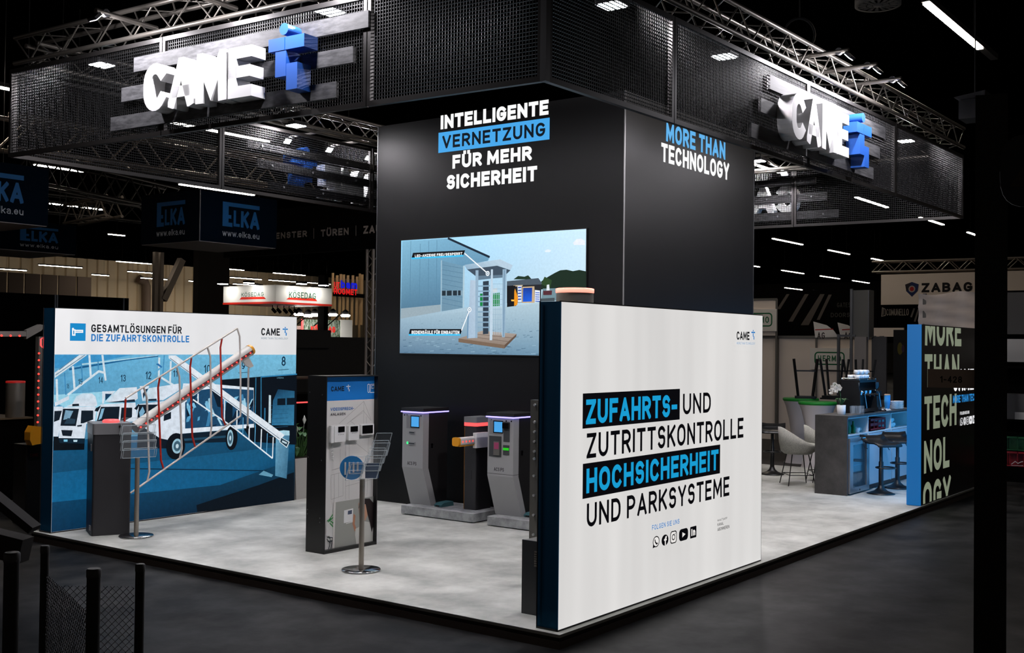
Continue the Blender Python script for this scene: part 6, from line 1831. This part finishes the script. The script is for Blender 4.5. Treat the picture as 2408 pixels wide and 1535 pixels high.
hp = thing('panel_wall', 'row of pale brown wall panels at the far left above the black partition', 'panel wall', (31, 60, 0))
xs = [q[0] for q in [(27.304,5.73),(29.327,5.846),(30.404,5.907),(31.481,5.969),(32.614,6.033),(33.896,6.106),(34.973,6.168)]]
zt = [(31.562,6.104)][0][1]
for i in range(6):
    obj('wall_panel', B().box(xs[i] + .06, xs[i + 1] - .06, 60, 60.1, -.1, zt), 'brown_panel', hp)
b = B()
pts = [(q[0], 75.6, q[1]) for q in [(49.271,7.252),(49.846,7.036),(50.018,6.692),(50.062,4.466)]]
one('drain_pipe', B().tube(pts + [(pts[-1][0], 75.6, -.103)], .36, 8), 'brown_panel', 'thick pale pipe bending down the corrugated wall left of the steel posts', 'pipe')
# hall trusses seen through and below the left canopy
def hall_truss(a, b, z, h, label, mt='steel_warm'):
    truss('hall_truss', (a[0], a[1], z), (b[0], b[1], z), label, w=.5, h=h, r=.05, rb=.022, step=.55, mt=mt)
    o = bpy.data.objects[[k for k in bpy.data.objects.keys() if k.startswith('hall_truss')][-1]]
    for k in (.15, .85): obj('hanger_cable', B().tube([(a[0] + (b[0] - a[0]) * k, a[1] + (b[1] - a[1]) * k + .25, z + h), (a[0] + (b[0] - a[0]) * k, a[1] + (b[1] - a[1]) * k + .25, 8.6)], .012, 5), 'black_paint', o)
a, b_ = [(4.699,15.72),(14.735,15.019)]; hall_truss(a, b_, 5.6, .62, 'hall truss seen through the rear mesh of the canopy, lit warm')
a, b_ = [(8.724,22.157),(14.915,24.307)]; hall_truss(a, b_, 6.0, .7, 'dark hall truss between the hanging cubes, upper one', 'truss_dark')
a, b_ = [(13.893,31.172),(19.845,30.914)]; hall_truss(a, b_, 6.4, .6, 'dark hall truss between the hanging cubes, lower one', 'truss_dark')
a, b_ = [(14.437,29.763),(13.745,26.307)]; hall_truss(a, b_, 5.9, .6, 'short warm lit hall truss beside the row of small tubes')

# ================= right-hand background
# dark hall carpet behind the stand
one('carpet', B().box(11.9, 30, 1.0, 12, -.103, -.095), mat('carpet_dark', (44, 40, 38), .9), 'dark carpet on the hall floor behind the bar', 'carpet')
pw = thing('partition_wall', 'pale partition wall panels behind the bar, with thin metal uprights', 'partition', (18.2, 5.4, 0))
obj('wall_panels', B().box(18.0, 18.06, 3.9, 9.0, -.1, 2.24), 'pale_panel', pw)
for y in (6.165, 5.25, 7.2): obj('metal_upright', B().box(17.97, 18.0, y - .02, y + .02, -.1, 2.26), 'steel_grey', pw)
obj('top_rail', B().box(17.97, 18.0, 3.9, 9.0, 2.24, 2.30), 'steel_grey', pw)
tpn = thing('tall_panel', 'tall pale panel with half a green framed sign beside the tower edge', 'panel', (18.2, 6.8, 0))
obj('panel_board', B().box(17.9, 17.96, 6.17, 7.6, 2.30, 3.14), 'pale_panel', tpn); obj('panel_edge', B().box(17.88, 17.9, 6.15, 6.19, -.1, 3.16).box(17.88, 17.9, 6.19, 7.6, 3.12, 3.16), 'steel_grey', tpn)
def green_sign(x, y0, y1, z0, z1, word, label):
    t = thing('green_sign', label, 'sign', (x, (y0 + y1) / 2, z0))
    obj('sign_board', B().box(x - .045, x, y1 - .12, y0 + .12, z0 - .12, z1 + .1), mat('sign_cream', (236, 230, 220), .6), t)
    P = Print('X', x - .0455, -1)
    G_ = (20, 104, 62)
    r = .07
    pts = []
    for cy, cz, t0 in ((y0 - r, z1 - r, 0), (y1 + r, z1 - r, 90), (y1 + r, z0 + r, 180), (y0 - r, z0 + r, 270)):
        for k in range(5): pts.append((cy + r * math.cos(math.radians(t0 + 22.5 * k)), cz + r * math.sin(math.radians(t0 + 22.5 * k))))
    P.line(pts + [pts[0]], .03, G_)
    h = z1 - z0; w = y1 - y0
    P.text(word, (y0 + w * .1, z0 + h * .24), (y0 + w * .9, z0 + h * .76), G_, .2, .3)
    obj('printed_lettering', P.b, 'paper_print', t)
green_sign(18.0, 5.267, 4.60, 1.66, 1.925, 'HERMO', 'pale board with green framed lettering HERMO behind the upturned stools')
green_sign(17.9, 6.96, 6.27, 2.52, 2.81, 'HERMO', 'green framed lettering board cut off by the top of the white front lightbox')
# dark fascia with diagonal stripes
df = thing('fascia_board', 'dark fascia with pale diagonal stripes between the tower and the grey pillar', 'fascia', (24, 8, 3))
obj('fascia_panel', B().box(24.0, 24.1, 5.9, 11, 2.3, 3.66), 'board_dark', df)
for y in (6.0, 10.8): obj('support_post', B().box(24.1, 24.2, y - .05, y + .05, -.1, 3.6), 'board_dark', df)
P = Print('X', 23.997, -1)
for q in ([(8.449,2.782),(8.316,2.781),(7.847,3.557),(7.962,3.559)], [(8.077,2.679),(7.841,2.679),(7.381,3.548),(7.509,3.55)], [(7.608,2.828),(7.52,2.827),(7.176,3.529),(7.268,3.531)], [(8.801,3.141),(8.693,3.14),(8.417,3.568),(8.508,3.57)]): P.poly(q, (84, 78, 74))
P.text('Gates'.upper(), *[(7.021,3.17),(6.645,3.303)], (60, 58, 56), .16, .2); P.text('DOORS', *[(7.198,2.9),(6.659,3.019)], (60, 58, 56), .16, .2)
obj('printed_stripes', P.b, 'paper_print', df)
for (q, lab, red) in (([(4.934,2.593),(4.64,2.515),(4.482,2.401),(4.38,2.264),(4.892,2.247)], 'nearer the green sign', [(4.893,2.416),(4.49,2.431)]), ([(4.397,2.572),(4.173,2.514),(4.103,2.476),(4.102,2.25),(4.326,2.249)], 'touching the grey pillar', [(4.296,2.416),(4.11,2.427)])):
    t = thing('flag_board', 'white curved flag board with a thin red line, ' + lab, 'flag board', (17, q[0][0], q[-1][1]))
    b = B(); b.prism(q, 'x', 17.0, 17.02); obj('board', b, 'sign_cream', t)
    P = Print('X', 16.998, -1); P.line(red, .02, (190, 40, 34)); (ry, rz) = red[0]
    P.text('AG', (ry - .05, rz - .20), (ry - .22, rz - .05), (60, 50, 48), .22, .2); obj('printed_lettering', P.b, 'paper_print', t)
# grey pillars and frames behind the coffee machine
gp = thing('pillar_stand', 'tall grey pillar unit with a pale lower panel behind the coffee machine', 'pillar', (16.2, 3.55, -.1))
obj('upper_panel', B().box(16.0, 16.25, 3.36, 3.745, 2.25, 3.2), 'steel_grey', gp)
obj('metal_upright', B().box(15.96, 16.0, 3.70, 3.75, -.1, 3.23), 'alu_grey', gp); obj('metal_upright', B().box(15.96, 16.0, 3.36, 3.38, 2.2, 3.19), 'alu_grey', gp)
obj('lower_panel', B().box(15.98, 16.1, 3.42, 3.66, .9, 2.255), 'board_pale', gp)
obj('back_panel', B().box(16.3, 16.35, 3.12, 3.42, -.1, 2.26), mat('panel_mid_grey', (78, 76, 76), .6), gp)
gpo = thing('grey_pole', 'slim grey pole with a short crossbar behind the orchid', 'pole', (14.0, 3.4, -.1))
(ya, za), (yb, zb) = [(3.478,2.266),(3.42,0.799)]
obj('pole_tube', B().box(14.58, 14.62, ya - .025, ya + .025, -.1, za + .02), 'alu_grey', gpo); obj('crossbar', B().box(14.58, 14.62, ya - .33, ya - .025, za - .03, za + .01), 'alu_grey', gpo)
(ya, za), (yb, zb) = [(3.495,2.284),(3.436,1.262)]
one('pale_upright', B().box(17, 17.05, ya - .08, ya, -.1, za), 'alu_grey', 'pale metal upright at the edge of the dark booth behind the bar', 'upright')
db = thing('dark_booth', 'dark booth wall behind the bar, with a dim yellow oval on it', 'booth wall', (18, 2.6, 0))
obj('booth_wall', B().box(17.3, 17.4, .6, 3.3, -.1, 2.42), 'curtain_black', db)
P = Print('X', 17.297, -1); (ya, za) = [(3.16,2.027)][0]; P.disc(ya, za, .055, .13, (92, 84, 30)); (ya, za) = [(3.098,2.028)][0]; P.disc(ya, za, .03, .08, (60, 40, 64)); obj('oval_print', P.b, 'paper_print', db)
(ya, za), (yb, zb) = [(4.362,2.498),(3.62,2.298)]
one('pale_board', B().box(19, 19.05, yb, ya, zb, za).box(19.0, 19.05, ya - .1, ya, -.1, zb).box(19.0, 19.05, yb, yb + .1, -.1, zb), 'pale_panel', 'pale board lying above the dark booth, left of the blue wall end', 'board')
# banner with shield logo and the lettering below
zb_ = thing('banner', 'pale banner with a blue and red shield and the black word ZABAG', 'banner', (26, 5.1, 3.3))
obj('banner_board', B().box(26.0, 26.1, 2.4, 6.466, 3.31, 4.18), 'pale_panel', zb_)
P = Print('X', 25.997, -1)
P.text('ZABAG', *[(5.315,3.643),(3.933,3.909)], (16, 16, 18), .25, .16)
(sy, sz) = [(5.583,3.749)][0]
P.poly([(sy + .19, sz + .13), (sy, sz + .2), (sy - .19, sz + .13), (sy - .16, sz - .06), (sy, sz - .22), (sy + .16, sz - .06)], (28, 44, 92))
P.poly([(sy + .19, sz + .13), (sy + .04, sz + .185), (sy + .06, sz), (sy + .16, sz - .06)], (40, 36, 44))
P.disc(sy, sz, .095, .095, (170, 160, 152)); P.disc(sy, sz, .06, .065, (170, 36, 34))
obj('printed_lettering', P.b, 'paper_print', zb_)
cm = thing('fascia_board', 'dark fascia with the pale word COMUNELLO under the shield banner', 'fascia', (26.3, 5.1, 2.4))
obj('fascia_panel', B().box(26.2, 26.3, 2.4, 6.6, 2.2, 3.31), 'board_dark', cm)
for y in (2.5, 6.5): obj('support_post', B().box(26.3, 26.4, y - .05, y + .05, -.1, 3.3), 'board_dark', cm)
P = Print('X', 26.197, -1)
P.text('COMUNELLO', *[(6.372,2.992),(5.732,3.206)], (168, 160, 152), .2, .12)
for q in ([(6.506,2.982),(6.487,3.23),(6.404,3.188),(6.403,3.002),(6.506,2.982)], [(6.456,3.209),(6.465,3.023)]): P.line(q, .02, (168, 160, 152))
for q in ([(5.661,2.951),(5.572,3.204)], [(5.56,2.823),(5.452,3.178)]): P.line(q, .05, (110, 104, 100))
obj('printed_lettering', P.b, 'paper_print', cm)
truss('hall_truss', (26.2, 6.8, 4.28), (26.2, -2.0, 4.22), 'warm lit truss above the pale banner with the shield', w=.4, h=.3, r=.03, rb=.016, step=.3, mt='steel_warm')
# wrapped sheet above the black wall
b = B(); n = 16
(ya, za), (yb, zb) = [(2.094,3.058),(0.809,2.379)]
vs = []
for i in range(n + 1):
    for j in range(9):
        y = ya + (yb - ya) * i / n; z = zb + (za - zb) * j / 8
        vs.append((15 + .03 * math.sin(j * 2.2 + i * .4) + .02 * math.sin(i * 1.3), y, z - (.03 * math.sin(i * .5) if j == 8 else 0)))
b.add(vs, [(i * 9 + j, (i + 1) * 9 + j, (i + 1) * 9 + j + 1, i * 9 + j + 1) for i in range(n) for j in range(8)], sm=True)
b.add([(v[0] + .01, v[1], v[2]) for v in vs], [(i * 9 + j, i * 9 + j + 1, (i + 1) * 9 + j + 1, (i + 1) * 9 + j) for i in range(n) for j in range(8)], sm=True)
wpn = thing('wrapped_panel', 'creased grey plastic wrapped panel above the black lettered wall', 'panel', (15, (ya + yb) / 2, -.1))
obj('plastic_sheet', b, mat('plastic_grey', (206, 192, 182), .4), wpn)
for y in (ya - .1, yb + .1): obj('panel_post', B().box(15.02, 15.08, y - .03, y + .03, -.1, za), 'steel_grey', wpn)
# things right of the dark hall post
rk = thing('storage_shelf', 'storage shelf unit seen right of the dark hall post', 'shelf', (13.2, -.2, -.1))
(ya, _), (yb, _) = [(0.262,2.168),(-0.506,2.172)]
obj('shelf_back', B().box(13.45, 13.5, yb, ya, -.1, 3.0), 'board_dark', rk)
for z in (1.72, .86, .64): obj('shelf_board', B().box(13.0, 13.45, yb, ya, z, z + .03), 'board_dark', rk)
obj('grey_sheet', B().box(13.05, 13.1, yb, ya, 2.27, 2.95), mat('grey_sheet', (46, 44, 42), .6), rk)
one('white_board', B().box(12.98, 13.0, yb, ya, 1.82, 2.19), mat('white_dull', (150, 148, 146), .6), 'dull white board on the shelf right of the dark hall post', 'board')
one('box', B().box(13.05, 13.35, yb + .1, ya - .06, .89, 1.3), mat('grey_box', (56, 54, 54), .6), 'grey box on the shelf right of the dark hall post', 'box')
one('label_card', B().box(12.97, 12.985, yb + .1, -.05, .895, 1.01), 'white_dull', 'white label card on the shelf right of the dark hall post', 'card')
crate(12.9, 13.3, yb + .05, .07, .385, .62, 'crate_green', 'green bottle crate on top of the red one, right of the dark hall post')
rc = crate(12.9, 13.3, yb + .05, .07, .13, .38, 'crate_red', 'red bottle crate with a white script, under the green one right of the dark post')
P = Print('X', 12.895, -1); (q0, q1) = [(-0.015,0.174),(-0.192,0.24)]; P.line([(q0[0], q0[1]), (q0[0] - .06, q0[1] + .05), (q0[0] - .1, q0[1] + .02), (q0[0] - .15, q0[1] + .05), (q1[0], q1[1] - .01)], .012, (220, 210, 206)); P.line([(q0[0], q0[1] - .02), (q1[0], q0[1] - .01)], .008, (220, 210, 206)); obj('white_script', P.b, 'paper_print', rc)
one('pallet_base', B().box(12.85, 13.45, yb, .1, -.103, .13), 'board_dark', 'dark base under the bottle crates right of the dark hall post', 'base')

# ================= foreground: dark post with number plate, mesh fence pieces
hp_ = thing('hall_post', 'tall black post close to the camera carrying a number plate', 'post', (.62, -2.72, -.103))
d_ = Vector((.234, -.972, 0)); n_ = Vector((.972, .234, 0))
c0 = Vector((.576, -2.657, 0))
b = B()
w2 = .0885
vs = [c0 + d_ * a + n_ * c + Vector((0, 0, z)) for z in (-.103, 3.5) for a, c in ((-w2, 0), (w2, 0), (w2, .19), (-w2, .19))]
b.add(vs, [(3, 2, 1, 0), (4, 5, 6, 7), (0, 1, 5, 4), (1, 2, 6, 5), (2, 3, 7, 6), (3, 0, 4, 7)])
obj('post_body', b, mat('post_black', (6, 6, 7), .7), hp_)
np_ = obj('number_plate', B().add([c0 + d_ * a + n_ * c + Vector((0, 0, z)) for z in (1.757, 1.868) for a, c in ((-.352, .06), (-.087, .06), (-.087, .075), (-.352, .075))], [(3, 2, 1, 0), (4, 5, 6, 7), (0, 1, 5, 4), (1, 2, 6, 5), (2, 3, 7, 6), (3, 0, 4, 7)]), mat('plate_brown', (206, 182, 168), .7), hp_)
P = Print('Y', 0, -1)
P.text('1-428', (-.281, 1.787), (-.158, 1.828), (34, 30, 30), .2, .2)
bm_ = B()
for f_ in P.b.f:
    q = [P.b.v[i] for i in f_]
    bm_.add([tuple(c0 + d_ * v[0] + n_ * (.0595) + Vector((0, 0, v[2]))) for v in q], [tuple(range(len(q)))], 0, lin((34, 30, 30)))
obj('plate_number', bm_, 'paper_print', np_)
for o in (np_,): o['label'] = 'pale brown number plate 1-428'

mat('fence_black', (20, 20, 21), .5)
mat('fence_cap', (44, 44, 45), .45)
def fence_post(x, y, top, r, label):
    t = thing('fence_post', label, 'post', (x, y, -.103))
    obj('post_tube', B().lathe([(r, -.103), (r, top - .02)], x, y, 20), 'fence_black', t)
    obj('post_cap', B().lathe([(r * 1.08, top - .035), (r * 1.08, top - .006), (r * .9, top)], x, y, 20), 'fence_cap', t)
fence_post(-3.78, -.297, 1.066, .027, 'black fence post before the mesh, the thick one second from the picture edge')
fence_post(-3.123, .329, .909, .022, 'black fence post ending the mesh nearest the white stand floor')
fence_post(-3.399, .697, .992, .02, 'slim black fence post behind the mesh, beside the sloping rail')
fence_post(-4.141, -.321, 1.184, .028, 'thick black fence post closest to the picture corner')
def chainlink(p, q, z0, z1, label, pitch=.034):
    p, q = Vector(p), Vector(q)
    L = (q - p).length; t = (q - p).normalized()
    b = B()
    n = int((L + (z1 - z0)) / pitch)
    for s_ in (1, -1):
        for i in range(n + 1):
            a0 = i * pitch - (z1 - z0 if s_ > 0 else 0)
            a1 = a0 + s_ * (z1 - z0)
            if s_ < 0: a0, a1 = i * pitch, i * pitch - (z1 - z0)
            # clip the diagonal to the panel
            za, zb2 = z0, z1
            pa, pb = a0, a1
            def cut(lim, lo):
                nonlocal pa, pb, za, zb2
                for end in (0, 1):
                    v = (pa, pb)[end]
                    if (v < lim) if lo else (v > lim):
                        if pb == pa: return
                        k = (lim - pa) / (pb - pa)
                        z = za + (zb2 - za) * k
                        if end == 0: pa, za = lim, z
                        else: pb, zb2 = lim, z
            if max(a0, a1) <= 0 or min(a0, a1) >= L: continue
            cut(0, True); cut(L, False)
            A = p + t * pa + Vector((0, 0, za)); D = p + t * pb + Vector((0, 0, zb2))
            if (A - D).length > .01: b.tube([A, D], .0016, 4, cap=False)
    o = obj('chain_link_mesh', b, 'fence_cap'); tag(o, label, 'fence mesh'); return o
chainlink((-3.38, .67, 0), (-3.14, .35, 0), .1, .80, 'dark chain link mesh between the slim rear post and the end post')
chainlink((-3.41, .66, 0), (-3.76, -.27, 0), .1, .86, 'dark chain link mesh between the slim rear post and the thick front post')
sl_ = thing('sloping_rail', 'dark sloping rail with a box shaped end in the lower left corner', 'rail', (-3.95, .05, .4))
obj('rail_bar', B().bar((-4.05, .2, 1.43), (-3.875, -.02, 1.205), .09, .03), 'brown_dark' if 'brown_dark' in MATS else mat('brown_dark', (22, 18, 16), .7), sl_)
obj('rail_box', B().bar((-4.0, .16, 1.16), (-3.90, .0, 1.12), .09, .1), 'brown_dark', sl_)
obj('rail_leg', B().tube([(-3.93, .05, 1.1), (-3.96, .05, -.103)], .02, 8), 'fence_black', sl_)
ws = thing('warning_sign', 'dark rounded board with a dull triangle at the right picture edge', 'sign', (-1.04, -3.2, 2.6))
c1 = Vector((-1.02, -3.22, 2.79))
b = B()
pts = []
for k in range(24):
    t = 2 * math.pi * k / 24
    e = 3.0
    cx = abs(math.cos(t)) ** (2 / e) * (1 if math.cos(t) >= 0 else -1); sz = abs(math.sin(t)) ** (2 / e) * (1 if math.sin(t) >= 0 else -1)
    pts.append((cx * .14, sz * .165))
f_ = [c1 + d_ * a + Vector((0, 0, z)) for a, z in pts]; g_ = [v + n_ * .02 for v in f_]
b.add(f_ + g_, [tuple(range(24))[::-1], tuple(range(24, 48))] + [(i, (i + 1) % 24, 24 + (i + 1) % 24, 24 + i) for i in range(24)])
obj('board', b, mat('sign_navy', (5, 10, 24), .6), ws)
b = B().add([c1 + d_ * a - n_ * c + Vector((0, 0, z)) for c in (.001, .004) for a, z in ((-.10, -.075), (.12, -.075), (.01, .11))], [(2, 1, 0), (3, 4, 5), (0, 1, 4, 3), (1, 2, 5, 4), (2, 0, 3, 5)])
obj('triangle', b, mat('sign_brown', (40, 26, 12), .6), ws)
obj('sign_stem', B().tube([tuple(c1 + n_ * .03 + Vector((0, 0, .1))), tuple(c1 + n_ * .03 + Vector((0, 0, -2.89)))], .015, 8), 'fence_black', ws)
# odd pieces up under the hall ceiling
lp_ = thing('hall_projector', 'dim grey lamp box hanging from the hall ceiling beside the dark post', 'lamp', (6.1, -1.1, 4.5))
obj('lamp_box', B().box(6.0, 6.3, -1.3, -1.02, 4.46, 4.66), mat('dim_grey', (9, 9, 10), .8), lp_); obj('lamp_visor', B().prism([(-1.05, 4.66), (-.98, 4.69), (-1.3, 4.73), (-1.3, 4.66)], 'x', 5.95, 6.3), 'dim_grey', lp_); obj('hanger_wire', B().tube([(6.15, -1.15, 4.7), (6.15, -1.15, 8.6)], .008, 5), 'dim_grey', lp_)
(rx, ry) = [(8.877,1.952)][0]
one('chain_ring', B().tube([(rx + .22 * .6 * math.cos(k * math.pi / 10), ry - .22 * .8 * math.cos(k * math.pi / 10), 6.5 + .24 * math.sin(k * math.pi / 10)) for k in range(20)], .018, 6, closed=True).tube([(rx, ry, 6.74), (rx, ry, 8.6)], .01, 5), 'dim_grey', 'dim ring hanging from the hall ceiling above the right-hand truss', 'ring')
